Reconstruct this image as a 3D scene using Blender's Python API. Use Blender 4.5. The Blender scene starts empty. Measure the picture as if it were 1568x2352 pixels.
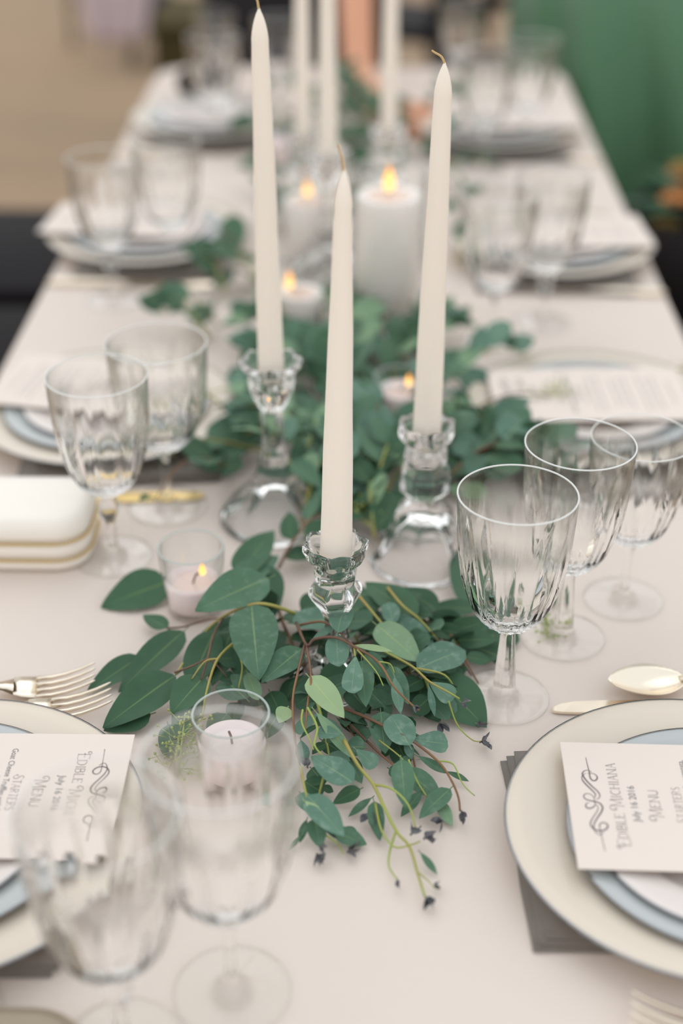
import bpy, bmesh, math, random
from mathutils import Vector, Matrix, noise
R_ = random.Random(7)
PI = math.pi
S = bpy.context.scene
C = S.collection

# ------------------------------------------------------------------ camera
TZ = 0.75                      # table top height; helper heights below are above the table top
CAMH = 0.687
FPX = 50/36*2352
PITCH, YAW = math.radians(30.8), math.radians(1.1)
cam = bpy.data.cameras.new('camera'); camo = bpy.data.objects.new('camera', cam); C.objects.link(camo)
cam.sensor_fit = 'VERTICAL'; cam.sensor_height = 36; cam.sensor_width = 24; cam.lens = 50
camo.location = (0, 0, TZ+CAMH)
camo.rotation_euler = (PI/2-PITCH, 0, YAW)
cam.clip_start = .02; cam.clip_end = 200
cam.dof.use_dof = True; cam.dof.focus_distance = 1.035; cam.dof.aperture_fstop = 2.0
S.camera = camo

# ------------------------------------------------------------------ world, light, exposure
w = bpy.data.worlds.new('sky'); S.world = w; w.use_nodes = True
nt = w.node_tree; bg = nt.nodes['Background']
tc = nt.nodes.new('ShaderNodeTexCoord'); sp = nt.nodes.new('ShaderNodeSeparateXYZ'); rp = nt.nodes.new('ShaderNodeValToRGB')
nt.links.new(tc.outputs['Generated'], sp.inputs[0]); nt.links.new(sp.outputs['Z'], rp.inputs[0]); nt.links.new(rp.outputs[0], bg.inputs[0])
rp.color_ramp.elements[0].position = 0.0; rp.color_ramp.elements[0].color = (1.0, .985, .96, 1)
rp.color_ramp.elements[1].position = .8; rp.color_ramp.elements[1].color = (.90, .95, 1, 1)
bg.inputs[1].default_value = 1.12
su = bpy.data.lights.new('sun', 'SUN'); su.energy = .45; su.angle = math.radians(50); su.color = (1, .95, .88)
suo = bpy.data.objects.new('sun', su); C.objects.link(suo)
suo.rotation_euler = (math.radians(-38), math.radians(-12), 0)      # high, from beyond the far end of the table
S.view_settings.view_transform = 'Standard'; S.view_settings.look = 'None'
S.view_settings.gamma = 1; S.view_settings.use_curve_mapping = False
S.view_settings.exposure = 0.0
S.cycles.use_denoising = True
S.cycles.max_bounces = 24; S.cycles.transmission_bounces = 20; S.cycles.glossy_bounces = 6
S.cycles.diffuse_bounces = 4; S.cycles.transparent_max_bounces = 16
S.cycles.caustics_refractive = True; S.cycles.caustics_reflective = True
S.cycles.sample_clamp_indirect = 6; S.cycles.blur_glossy = .5

# ------------------------------------------------------------------ measuring helpers
def _basis():
    cy, sy = math.cos(YAW), math.sin(YAW)
    f = Vector((-sy*math.cos(PITCH), cy*math.cos(PITCH), -math.sin(PITCH)))
    r = Vector((cy, sy, 0)); return r, r.cross(f), f
_r, _u, _f = _basis()
CAMP = Vector((0, 0, TZ+CAMH))
def P(px, py, z=0.0):
    """point at height z above the table top, measured from the photograph"""
    d = _f + _r*((px-784)/FPX) - _u*((py-1176)/FPX)
    return CAMP + d*((z-CAMH)/d.z)
def depth(p): return (p-CAMP).dot(_f)

# ------------------------------------------------------------------ object helpers
def tag(o, label, cat, group=None, kind=None):
    if label: o['label'] = label
    if cat: o['category'] = cat
    if group: o['group'] = group
    if kind: o['kind'] = kind
    return o
def thing(name, loc, label, cat, group=None, rz=0):
    o = bpy.data.objects.new(name, None); C.objects.link(o); o.empty_display_size = .02
    o.location = loc; o.rotation_euler = (0, 0, rz)
    return tag(o, label, cat, group)
def mesh(name, verts, faces, mats, parent=None, smooth=True, loc=None, uv=None, mi=None):
    me = bpy.data.meshes.new(name); me.from_pydata([tuple(v) for v in verts], [], faces)
    for m in (mats if isinstance(mats, (list, tuple)) else [mats]): me.materials.append(m)
    if smooth: me.polygons.foreach_set('use_smooth', [True]*len(me.polygons))
    if mi: me.polygons.foreach_set('material_index', mi)
    if uv:
        l = me.uv_layers.new(name='UVMap')
        for lp in me.loops: l.data[lp.index].uv = uv[lp.vertex_index]
    me.update()
    o = bpy.data.objects.new(name, me); C.objects.link(o)
    if parent: o.parent = parent
    if loc is not None: o.location = loc
    return o
def link_mesh(name, me, parent=None, loc=(0, 0, 0), rot=(0, 0, 0)):
    o = bpy.data.objects.new(name, me); C.objects.link(o); o.parent = parent
    o.location = loc; o.rotation_euler = rot; return o
def copy_tree(o, parent=None):
    c = o.copy(); C.objects.link(c)
    if parent: c.parent = parent
    for ch in list(o.children): copy_tree(ch, c)
    return c
def lathe(prof, seg=48, mod=None):
    """surface of revolution; r<1e-6 makes a pole"""
    V, F, rows = [], [], []
    for i, (r, z) in enumerate(prof):
        if r < 1e-6: rows.append([len(V)]); V.append((0, 0, z)); continue
        row = []
        for k in range(seg):
            t = 2*PI*k/seg; rr, zz = (mod(t, z, r, i) if mod else (r, z))
            row.append(len(V)); V.append((rr*math.cos(t), rr*math.sin(t), zz))
        rows.append(row)
    for a, b in zip(rows, rows[1:]):
        if len(a) == 1 and len(b) == 1: continue
        for k in range(seg):
            k2 = (k+1) % seg
            if len(a) == 1: F.append((a[0], b[k2], b[k]))
            elif len(b) == 1: F.append((a[k], a[k2], b[0]))
            else: F.append((a[k], a[k2], b[k2], b[k]))
    return V, F
def flip(VF): return VF[0], [tuple(reversed(f)) for f in VF[1]]
def tube(pts, rad, seg=6, cap=True):
    V, F = [], []; n = len(pts); pts = [Vector(p) for p in pts]
    rr = rad if isinstance(rad, (list, tuple)) else [rad]*n
    ref = Vector((0, 0, 1))
    for i, p in enumerate(pts):
        t = (pts[min(i+1, n-1)]-pts[max(i-1, 0)])
        t = t.normalized() if t.length > 1e-9 else Vector((0, 0, 1))
        a = t.cross(ref)
        if a.length < .05: a = t.cross(Vector((1, 0, 0)))
        a.normalize(); b = t.cross(a)
        for k in range(seg):
            q = 2*PI*k/seg; V.append(p + a*math.cos(q)*rr[i] + b*math.sin(q)*rr[i])
    for i in range(n-1):
        for k in range(seg):
            k2 = (k+1) % seg; F.append((i*seg+k, i*seg+k2, (i+1)*seg+k2, (i+1)*seg+k))
    if cap: F += [tuple(range(seg-1, -1, -1)), tuple(range((n-1)*seg, n*seg))]
    return V, F
def join(*vfs):
    V, F = [], []
    for v, f in vfs:
        n = len(V); V += list(v); F += [tuple(i+n for i in q) for q in f]
    return V, F
def move(vf, M): return [M @ Vector(v) for v in vf[0]], vf[1]
def smooth_path(pts, n=5):
    pts = [Vector(p) for p in pts]
    if len(pts) < 3: return pts
    out = []
    for i in range(len(pts)-1):
        p0, p1, p2, p3 = pts[max(i-1, 0)], pts[i], pts[i+1], pts[min(i+2, len(pts)-1)]
        for k in range(n):
            t = k/n
            out.append(.5*((2*p1)+(p2-p0)*t+(2*p0-5*p1+4*p2-p3)*t*t+(3*p1-p0-3*p2+p3)*t**3))
    return out+[pts[-1]]
def box(sx, sy, sz, c=(0, 0, 0), bev=0.0, seg=2):
    bm = bmesh.new(); bmesh.ops.create_cube(bm, size=1)
    for v in bm.verts: v.co = Vector((v.co.x*sx, v.co.y*sy, v.co.z*sz))
    if bev: bmesh.ops.bevel(bm, geom=bm.edges[:], offset=bev, segments=seg, affect='EDGES', profile=.6)
    V = [v.co + Vector(c) for v in bm.verts]; bm.verts.index_update()
    F = [tuple(v.index for v in f.verts) for f in bm.faces]; bm.free(); return V, F

# ------------------------------------------------------------------ materials
def mat(name, col, rough=.5, metal=0, spec=.5, **k):
    m = bpy.data.materials.new(name); m.use_nodes = True; b = m.node_tree.nodes['Principled BSDF']
    b.inputs['Base Color'].default_value = (*col, 1); b.inputs['Roughness'].default_value = rough
    b.inputs['Metallic'].default_value = metal; b.inputs['Specular IOR Level'].default_value = spec
    for kk, v in k.items(): b.inputs[kk.replace('_', ' ')].default_value = v
    return m
def nodes(m): return m.node_tree.nodes, m.node_tree.links, m.node_tree.nodes['Principled BSDF']
def noise_col(m, c1, c2, scale, detail=3, p0=.35, p1=.65, coord='Object', stretch=None):
    N, L, b = nodes(m); t = N.new('ShaderNodeTexCoord'); n = N.new('ShaderNodeTexNoise'); r = N.new('ShaderNodeValToRGB')
    n.inputs['Scale'].default_value = scale; n.inputs['Detail'].default_value = detail
    src = t.outputs[coord]
    if stretch:
        mp = N.new('ShaderNodeMapping'); mp.inputs['Scale'].default_value = stretch; L.new(src, mp.inputs[0]); src = mp.outputs[0]
    L.new(src, n.inputs['Vector']); L.new(n.outputs['Fac'], r.inputs[0]); L.new(r.outputs[0], b.inputs['Base Color'])
    r.color_ramp.elements[0].position = p0; r.color_ramp.elements[1].position = p1
    r.color_ramp.elements[0].color = (*c1, 1); r.color_ramp.elements[1].color = (*c2, 1)
    return r
def bump(m, scale, dist, kind='noise', strength=1, stretch=None, rot=None):
    N, L, b = nodes(m); t = N.new('ShaderNodeTexCoord'); bp = N.new('ShaderNodeBump')
    if kind == 'wave':
        n = N.new('ShaderNodeTexWave'); out = n.outputs['Fac']; n.bands_direction = 'DIAGONAL'
    elif kind == 'voronoi':
        n = N.new('ShaderNodeTexVoronoi'); out = n.outputs['Distance']
    else: n = N.new('ShaderNodeTexNoise'); out = n.outputs['Fac']; n.inputs['Detail'].default_value = 4
    n.inputs['Scale'].default_value = scale
    src = t.outputs['Object']
    if stretch or rot:
        mp = N.new('ShaderNodeMapping')
        if stretch: mp.inputs['Scale'].default_value = stretch
        if rot: mp.inputs['Rotation'].default_value = rot
        L.new(src, mp.inputs[0]); src = mp.outputs[0]
    L.new(src, n.inputs['Vector']); L.new(out, bp.inputs['Height'])
    bp.inputs['Distance'].default_value = dist; bp.inputs['Strength'].default_value = strength
    L.new(bp.outputs[0], b.inputs['Normal'])
CLOTH = mat('table linen', (.775, .672, .597), .85, spec=.2); bump(CLOTH, 1500, .00012, 'wave', .4)
GLASS = mat('clear glass', (1, 1, .995), 0.0, spec=.5, Transmission_Weight=1, IOR=1.34)
CRYST = mat('pressed glass', (1, 1, .995), 0.0, spec=.5, Transmission_Weight=1, IOR=1.45)
def clear_mix(m, k):
    N, L, b = nodes(m); tr = N.new('ShaderNodeBsdfTransparent'); mx = N.new('ShaderNodeMixShader'); mx.inputs[0].default_value = k
    L.new(b.outputs[0], mx.inputs[1]); L.new(tr.outputs[0], mx.inputs[2]); L.new(mx.outputs[0], N['Material Output'].inputs[0])
def clear_edges(m, lo, hi, pwr):
    N, L, b = nodes(m); lw = N.new('ShaderNodeLayerWeight'); pw = N.new('ShaderNodeMath'); pw.operation = 'POWER'; pw.inputs[1].default_value = pwr
    mr = N.new('ShaderNodeMapRange'); mr.inputs['To Min'].default_value = lo; mr.inputs['To Max'].default_value = hi
    L.new(lw.outputs['Facing'], pw.inputs[0]); L.new(pw.outputs[0], mr.inputs[0])
    tr = N.new('ShaderNodeBsdfTransparent'); mx = N.new('ShaderNodeMixShader'); L.new(mr.outputs[0], mx.inputs[0])
    L.new(b.outputs[0], mx.inputs[1]); L.new(tr.outputs[0], mx.inputs[2]); L.new(mx.outputs[0], N['Material Output'].inputs[0])
clear_edges(GLASS, .0, .35, 3.0)
RIMG = mat('glass rim with painted glint', (.93, .93, .9), .12, spec=.8)  # near-white base puts the bright sky glint of the rim into the colour
clear_mix(RIMG, .4)
RIMV = mat('green-grey votive rim', (.55, .62, .58), .12, spec=.8); clear_mix(RIMV, .5)
def thin_shader(N, L, base=.035, tint=(.994, .997, .994, 1)):
    lw = N.new('ShaderNodeLayerWeight'); pw = N.new('ShaderNodeMath'); pw.operation = 'POWER'; pw.inputs[1].default_value = 3.2
    fr = N.new('ShaderNodeMath'); fr.operation = 'MULTIPLY_ADD'; fr.inputs[1].default_value = .9; fr.inputs[2].default_value = base
    tr = N.new('ShaderNodeBsdfTransparent'); tr.inputs[0].default_value = tint; gl = N.new('ShaderNodeBsdfGlossy'); gl.inputs['Roughness'].default_value = 0
    mx = N.new('ShaderNodeMixShader'); L.new(lw.outputs['Facing'], pw.inputs[0]); L.new(pw.outputs[0], fr.inputs[0])
    L.new(fr.outputs[0], mx.inputs[0]); L.new(tr.outputs[0], mx.inputs[1]); L.new(gl.outputs[0], mx.inputs[2]); return mx.outputs[0]
THIN = bpy.data.materials.new('thin clear glass'); THIN.use_nodes = True
THIN.node_tree.nodes.remove(THIN.node_tree.nodes['Principled BSDF'])
THIN.node_tree.links.new(thin_shader(THIN.node_tree.nodes, THIN.node_tree.links), THIN.node_tree.nodes['Material Output'].inputs[0])
FOOTG = bpy.data.materials.new('thin foot glass'); FOOTG.use_nodes = True
FOOTG.node_tree.nodes.remove(FOOTG.node_tree.nodes['Principled BSDF'])
FOOTG.node_tree.links.new(thin_shader(FOOTG.node_tree.nodes, FOOTG.node_tree.links, .015), FOOTG.node_tree.nodes['Material Output'].inputs[0])
def blend_thin(m, z0=None, z1=None, k=.4):
    """thick glass that passes into thin glass; z0..z1: from the cut bowl up to the plain rim"""
    N, L, b = nodes(m); th = thin_shader(N, L); mx = N.new('ShaderNodeMixShader')
    L.new(b.outputs[0], mx.inputs[1]); L.new(th, mx.inputs[2]); L.new(mx.outputs[0], N['Material Output'].inputs[0]); mx.inputs[0].default_value = k
    if z0 is not None:
        t = N.new('ShaderNodeTexCoord'); sp = N.new('ShaderNodeSeparateXYZ'); mr = N.new('ShaderNodeMapRange'); mr.interpolation_type = 'SMOOTHSTEP'
        mr.inputs['From Min'].default_value = z0; mr.inputs['From Max'].default_value = z1; mr.inputs['To Min'].default_value = 0; mr.inputs['To Max'].default_value = 1
        L.new(t.outputs['Object'], sp.inputs[0]); L.new(sp.outputs['Z'], mr.inputs[0]); L.new(mr.outputs[0], mx.inputs[0])
BOWLG = mat('cut bowl glass', (1, 1, .995), 0.0, spec=.5, Transmission_Weight=1, IOR=1.34); blend_thin(BOWLG, .132, .170)
WAX = mat('ivory wax', (.93, .85, .75), .42, spec=.35, Subsurface_Weight=.25, Subsurface_Scale=.01)
WAXW = mat('white wax', (.96, .89, .84), .5, spec=.3, Subsurface_Weight=.25, Subsurface_Scale=.012)
WAXP = mat('pale pink wax', (.90, .77, .75), .5, spec=.3, Subsurface_Weight=.25, Subsurface_Scale=.01)
WICK = mat('cotton wick', (.62, .42, .2), .9)
WICKD = mat('burnt wick', (.12, .07, .06), .9)
POOL = mat('melted wax', (.82, .62, .55), .06, spec=.5)
FLAME = bpy.data.materials.new('flame'); FLAME.use_nodes = True
_n = FLAME.node_tree.nodes; _l = FLAME.node_tree.links; _n.remove(_n['Principled BSDF'])
_e = _n.new('ShaderNodeEmission'); _tc = _n.new('ShaderNodeTexCoord'); _s = _n.new('ShaderNodeSeparateXYZ'); _rp = _n.new('ShaderNodeValToRGB')
_l.new(_tc.outputs['Generated'], _s.inputs[0]); _l.new(_s.outputs['Z'], _rp.inputs[0]); _l.new(_rp.outputs[0], _e.inputs[0]); _l.new(_e.outputs[0], _n['Material Output'].inputs[0])
_rp.color_ramp.elements[0].color = (1, .72, .22, 1); _rp.color_ramp.elements[1].color = (1, .36, .07, 1); _e.inputs[1].default_value = 2.2
CHINA = mat('cream china', (.70, .612, .505), .24, spec=.5)
def china_emboss(m):
    N, L, b = nodes(m); t = N.new('ShaderNodeTexCoord'); v = N.new('ShaderNodeTexVoronoi'); n = N.new('ShaderNodeTexNoise')
    mul = N.new('ShaderNodeMath'); mul.operation = 'MULTIPLY'; bp = N.new('ShaderNodeBump')
    v.feature = 'DISTANCE_TO_EDGE'; v.inputs['Scale'].default_value = 70; n.inputs['Scale'].default_value = 16
    L.new(t.outputs['Object'], v.inputs['Vector']); L.new(t.outputs['Object'], n.inputs['Vector'])
    g = N.new('ShaderNodeMath'); g.operation = 'GREATER_THAN'; g.inputs[1].default_value = .56
    L.new(n.outputs['Fac'], g.inputs[0]); L.new(v.outputs['Distance'], mul.inputs[0]); L.new(g.outputs[0], mul.inputs[1])
    L.new(mul.outputs[0], bp.inputs['Height']); bp.inputs['Distance'].default_value = .0006; bp.inputs['Strength'].default_value = .35
    L.new(bp.outputs[0], b.inputs['Normal'])
china_emboss(CHINA)
CHINAW = mat('white china', (.74, .665, .62), .2); china_emboss(CHINAW)
CHINA_SHADE = mat('shade-tinted china', (.47, .492, .485), .2)  # blue-grey is the shade on the stacked plates, put into the base colour
SILVER = mat('silver band', (.30, .30, .31), .25, 1)
CUTL = mat('old silver', (.90, .80, .66), .26, 1); bump(CUTL, 300, .0001, strength=.2)
TWILL = mat('dark taupe twill', (.27, .228, .19), .8, spec=.3, Sheen_Weight=.3); bump(TWILL, 700, .0004, 'wave', .8)
PAPER = mat('menu card stock', (.80, .70, .63), .8, spec=.15); bump(PAPER, 900, .00006, strength=.4)
INK = mat('plum ink', (.10, .06, .07), .6)
INKG = mat('grey ink', (.15, .145, .155), .6)
PURSE = mat('cream satin', (.90, .83, .74), .4, Sheen_Weight=.3); bump(PURSE, 60, .0006, strength=.4)
GOLD = mat('gold', (.72, .54, .24), .35, .9)
TAN = mat('tan leather', (.36, .29, .21), .6); bump(TAN, 400, .0003)
BLACK = mat('black lacquer', (.008, .006, .008), .65, spec=.12)
OLIVE = mat('olive brown wood', (.10, .082, .045), .85, spec=.1); noise_col(OLIVE, (.075, .058, .024), (.10, .08, .034), 6, stretch=(1, 1, .1))
FLOOR = mat('tan paving', (.36, .28, .2), .85, spec=.2); noise_col(FLOOR, (.315, .225, .145), (.40, .275, .175), .9, 4); 
WOODT = mat('table wood', (.3, .2, .12), .6)
SKIN = mat('skin', (.70, .34, .20), .5, Subsurface_Weight=.15, Subsurface_Scale=.01)
GREEN = mat('green satin', (.055, .152, .066), .5, spec=.4, Sheen_Weight=.25); bump(GREEN, 30, .002, strength=.3)
DARKF = mat('black cloth', (.012, .010, .012), .8)
HAIR = mat('dark brown hair', (.03, .018, .012), .5)
NAVY = mat('navy canvas', (.022, .028, .05), .7)
LILAC = mat('pale lilac cloth', (.62, .5, .52), .85)
GREYW = mat('grey olive wood', (.17, .15, .105), .7)
LEAFM = {}
def leaf_mat(name, c1, c2, rib, rough=.42, back=None, bloom=0):
    m = mat(name, c1, rough+.08, spec=.26); N, L, b = nodes(m)
    uv = N.new('ShaderNodeUVMap'); s = N.new('ShaderNodeSeparateXYZ'); L.new(uv.outputs[0], s.inputs[0])
    ab = N.new('ShaderNodeMath'); ab.operation = 'ABSOLUTE'; L.new(s.outputs['Y'], ab.inputs[0])
    # midrib: |v| < width that thins to the tip
    wd = N.new('ShaderNodeMapRange'); wd.inputs['From Min'].default_value = 0; wd.inputs['From Max'].default_value = 1
    wd.inputs['To Min'].default_value = .055; wd.inputs['To Max'].default_value = .012; L.new(s.outputs['X'], wd.inputs[0])
    dv = N.new('ShaderNodeMath'); dv.operation = 'DIVIDE'; L.new(ab.outputs[0], dv.inputs[0]); L.new(wd.outputs[0], dv.inputs[1])
    rr = N.new('ShaderNodeMapRange'); rr.inputs['From Min'].default_value = .6; rr.inputs['From Max'].default_value = 1.3
    rr.inputs['To Min'].default_value = .65; rr.inputs['To Max'].default_value = 0; L.new(dv.outputs[0], rr.inputs[0])
    oi = N.new('ShaderNodeObjectInfo'); t = N.new('ShaderNodeTexCoord'); n = N.new('ShaderNodeTexNoise'); n.inputs['Scale'].default_value = 55; n.inputs['Detail'].default_value = 3
    L.new(t.outputs['Object'], n.inputs['Vector'])
    ad = N.new('ShaderNodeMath'); ad.operation = 'MULTIPLY_ADD'; L.new(oi.outputs['Random'], ad.inputs[0]); ad.inputs[1].default_value = .6; L.new(n.outputs['Fac'], ad.inputs[2])
    mr = N.new('ShaderNodeMapRange'); mr.inputs['From Min'].default_value = .35; mr.inputs['From Max'].default_value = 1.25; L.new(ad.outputs[0], mr.inputs[0])
    mx = N.new('ShaderNodeMix'); mx.data_type = 'RGBA'; L.new(mr.outputs[0], mx.inputs[0]); mx.inputs[6].default_value = (*c1, 1); mx.inputs[7].default_value = (*c2, 1)
    m2 = N.new('ShaderNodeMix'); m2.data_type = 'RGBA'; L.new(rr.outputs[0], m2.inputs[0]); L.new(mx.outputs[2], m2.inputs[6]); m2.inputs[7].default_value = (*rib, 1)
    last = m2.outputs[2]
    if bloom:
        n2 = N.new('ShaderNodeTexNoise'); n2.inputs['Scale'].default_value = 160; n2.inputs['Detail'].default_value = 5; L.new(t.outputs['Object'], n2.inputs['Vector'])
        m3r = N.new('ShaderNodeMapRange'); m3r.inputs['From Min'].default_value = .52; m3r.inputs['From Max'].default_value = .72; m3r.inputs['To Max'].default_value = bloom; L.new(n2.outputs['Fac'], m3r.inputs[0])
        m3 = N.new('ShaderNodeMix'); m3.data_type = 'RGBA'; L.new(m3r.outputs[0], m3.inputs[0]); L.new(last, m3.inputs[6]); m3.inputs[7].default_value = (.42, .52, .45, 1); last = m3.outputs[2]
    L.new(last, b.inputs['Base Color'])
    # faint side veins
    bp = N.new('ShaderNodeBump'); bp.inputs['Distance'].default_value = .0006; bp.inputs['Strength'].default_value = .35; L.new(n.outputs['Fac'], bp.inputs['Height']); L.new(bp.outputs[0], b.inputs['Normal'])
    LEAFM[name] = m; return m
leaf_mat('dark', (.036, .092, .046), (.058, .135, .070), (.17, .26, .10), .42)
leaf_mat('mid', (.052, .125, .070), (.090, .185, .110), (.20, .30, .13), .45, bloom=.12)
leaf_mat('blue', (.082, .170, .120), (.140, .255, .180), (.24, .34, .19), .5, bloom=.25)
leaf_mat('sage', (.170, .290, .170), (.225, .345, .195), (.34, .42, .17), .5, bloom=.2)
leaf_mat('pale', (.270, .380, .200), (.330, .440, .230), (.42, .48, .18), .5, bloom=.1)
leaf_mat('dry', (.07, .075, .085), (.16, .14, .15), (.2, .2, .15), .6, bloom=.3)
STEM_RED = mat('russet stem', (.17, .075, .045), .5); noise_col(STEM_RED, (.10, .045, .035), (.26, .13, .05), 18)
STEM_GRN = mat('yellow-green stem', (.33, .37, .07), .5); noise_col(STEM_GRN, (.38, .27, .07), (.33, .42, .09), 18)
SEEDM = mat('eucalyptus seeds', (.36, .42, .12), .55)

# ------------------------------------------------------------------ setting: floor, table
def grid(x0, x1, y0, y1, nx, ny, z):
    V = [(x0+(x1-x0)*i/nx, y0+(y1-y0)*j/ny, z(x0+(x1-x0)*i/nx, y0+(y1-y0)*j/ny)) for j in range(ny+1) for i in range(nx+1)]
    F = [(j*(nx+1)+i, j*(nx+1)+i+1, (j+1)*(nx+1)+i+1, (j+1)*(nx+1)+i) for j in range(ny) for i in range(nx)]
    return V, F
fl = mesh('floor', *grid(-14, 14, -6, 30, 28, 36, lambda x, y: 0.0), FLOOR); fl['kind'] = 'structure'

TX0, TX1, TY0, TY1, TR = -.416, .380, -.25, 2.88, .07
def rrect(x0, x1, y0, y1, r, n=7, side=6):
    out = []
    for cx, cy, a0 in ((x1-r, y0+r, -PI/2), (x1-r, y1-r, 0), (x0+r, y1-r, PI/2), (x0+r, y0+r, PI)):
        for k in range(n+1):
            a = a0 + PI/2*k/n; out.append((cx+r*math.cos(a), cy+r*math.sin(a)))
    res = []
    for i, p in enumerate(out):
        q = out[(i+1) % len(out)]; d = math.dist(p, q); m = max(1, int(d/.05))
        for k in range(m): res.append((p[0]+(q[0]-p[0])*k/m, p[1]+(q[1]-p[1])*k/m))
    return res
tb = thing('banquet_table', (0, 1.3, 0), 'long narrow banquet table hidden beneath the blush white cloth', 'table')
tb_l = Vector((0, 1.3, 0))
v, f = box(.785, TY1-TY0-.01, .025, (-.018, (TY0+TY1)/2-1.3, TZ-.0185), .004); mesh('tabletop', v, f, WOODT, tb, False)
for lx in (-.34, .30):
    for ly in (TY0+.1, 1.3, TY1-.1):
        mesh('leg', *tube([(lx, ly-1.3, 0), (lx, ly-1.3, TZ-.031)], .02, 10), WOODT, tb)
def tablecloth():
    V, F = [], []
    loop = rrect(TX0+.004, TX1-.004, TY0, TY1, TR); n = len(loop)
    cx, cy = (TX0+TX1)/2, (TY0+TY1)/2
    # rings from inside to hem
    def off(p, d):
        ix = min(max(p[0], TX0+TR), TX1-TR); iy = min(max(p[1], TY0+TR), TY1-TR)
        v = Vector((p[0]-ix, p[1]-iy)); v = v.normalized() if v.length > 1e-6 else Vector((0, 0)); return p[0]+v.x*d, p[1]+v.y*d
    rings = [(-.02, 0), (-.006, -.0001), (.001, -.0012), (.004, -.005), (.005, -.015), (.008, -.06), (.016, -.14), (.026, -.19), (.033, -.235)]
    top = [off(p, -.02) for p in loop]
    for d, z in rings:
        for i, p in enumerate(loop):
            a = 0 if z > -.04 else min(1, (-z-.04)/.26)
            wob = a*.018*math.sin(i*.9)+a*.010*math.sin(i*2.3+1)
            q = off(p, d+wob); V.append((q[0], q[1], TZ+z))
    for r in range(len(rings)-1):
        for i in range(n):
            j = (i+1) % n; F.append((r*n+i, (r+1)*n+i, (r+1)*n+j, r*n+j))
    F.append(tuple(range(n)))
    return V, F
v, f = tablecloth()
tc_o = mesh('tablecloth', v, f, CLOTH)
tc_o.data.polygons[-1].use_smooth = False
tag(tc_o, 'blush white linen tablecloth covering the whole long table', 'tablecloth')

# ------------------------------------------------------------------ goblets
def flutes(t, z, depth=.0021):
    n = 14; d = 0.0
    for off, z0, zt, dep, wmul in ((0, .074, .152, depth, .96), (.5, .070, .118, depth*.9, .8), (.25, .067, .096, depth*.55, .55), (.75, .067, .096, depth*.55, .55)):
        if z0 <= z <= zt:
            s = (z-z0)/(zt-z0); wd = (PI/n)*wmul*(1-s**1.4)*min(1, .45+s*3)
            ph = ((t*n/(2*PI)-off+.5) % 1.0)-.5; ang = abs(ph)*2*PI/n
            if ang < wd: d = max(d, dep*(1-(ang/wd)**2)*min(1, (1-s)*5))
    return d
RIMR, RIMZ = .0432, .182
OUT = [(.0064, .0665), (.010, .0678), (.0145, .0700), (.019, .0728), (.0232, .0765), (.0268, .0808), (.0298, .0858), (.0322, .0912), (.0341, .097), (.0357, .103), (.0370, .109), (.0381, .115), (.0390, .121), (.0398, .127), (.0405, .133), (.0411, .139), (.0416, .145), (.0420, .151), (.0424, .158), (.0427, .166), (.0430, .174), (RIMR, .1805), (.0430, .1815), (.0425, .182)]
INN = [(.0423, .1817), (.0421, .181), (.0420, .172), (.0414, .16), (.0406, .148), (.0396, .136), (.0382, .124), (.0362, .112), (.0335, .101), (.0298, .092), (.0255, .084), (.0185, .0785), (.009, .0755), (0, .0748)]
def goblet_meshes(kind):
    def m(t, z, r, i):
        if i < len(OUT): return r-flutes(t, z), z
        return r, z
    bowl = lathe(OUT+INN, 112, m)
    if kind == 'hex':
        st = [(.0125, .0040), (.0105, .0050), (.0092, .0068), (.0086, .012), (.0076, .028), (.0066, .044), (.0058, .056), (.0056, .062), (.0064, .0665)]
    elif kind == 'knob':
        st = [(.0125, .0040), (.0085, .0055), (.0055, .0085), (.0042, .016), (.0038, .028), (.0042, .036), (.0056, .041), (.0085, .0465), (.0096, .0525), (.0084, .0585), (.0062, .0625), (.0058, .0648), (.0064, .0665)]
    else:
        st = [(.0125, .0040), (.0075, .0058), (.0048, .010), (.0038, .020), (.0034, .034), (.0036, .048), (.0044, .058), (.0056, .064), (.0064, .0665)]
    def hexm(t, z, r, i):
        if kind == 'slim' : return r, z
        a = (t % (PI/3))-PI/6; k = math.cos(PI/6)/math.cos(a); w_ = 1 if .006 < z < .063 else 0
        return r*(1+(k*1.07-1)*w_), z
    stem = lathe(st, 36, hexm)
    foot = lathe([(0, 0), (.030, 0), (.0345, .0003), (.0357, .0010), (.0352, .0018), (.030, .0022), (.020, .0027), (.0125, .0040)], 56)
    rim = lathe([(.04270+.0007*math.cos(a), .1820+.0007*math.sin(a)) for a in [PI*2*k/8 for k in range(9)]], 80)
    return [('bowl', bowl), ('stem', stem), ('foot', foot), ('rim', rim)]
GOB = {}
def goblet(px, py, kind, label, rot=0, s=1.0, at=None, sr=None):
    p = at or P(px, py, 0)
    o = thing('wine_glass', (p[0], p[1], TZ+.0004), label, 'wine glass', 'cut glass goblets on the table', rot)
    if kind not in GOB:
        GOB[kind] = []
        for n_, (v, f) in goblet_meshes(kind):
            q = mesh(n_, v, f, {'rim': RIMG, 'foot': FOOTG, 'bowl': BOWLG}.get(n_, GLASS), o); GOB[kind].append((n_, q.data))
    else:
        for n_, me in GOB[kind]: link_mesh(n_, me, o)
    o.scale = ((sr or s), (sr or s), s); return o
goblet(1155, 1603, 'hex', 'sharp cut glass goblet right of the greenery, above the knife tip', .2)
goblet(1290, 1465, 'hex', 'cut glass goblet standing just behind the sharp right-hand goblet', .5, .99, sr=.98)
goblet(1430, 1378, 'slim', 'thin-stemmed goblet farthest right of the three near the right plates', .1, .86, sr=.95)
goblet(262, 1280, 'knob', 'cut glass goblet with a knobbed stem beside the cream clutch', .3, .985)
goblet(385, 1165, 'slim', 'goblet behind the knobbed one, in front of the middle left plate', .6, .93, sr=1.05)
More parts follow.
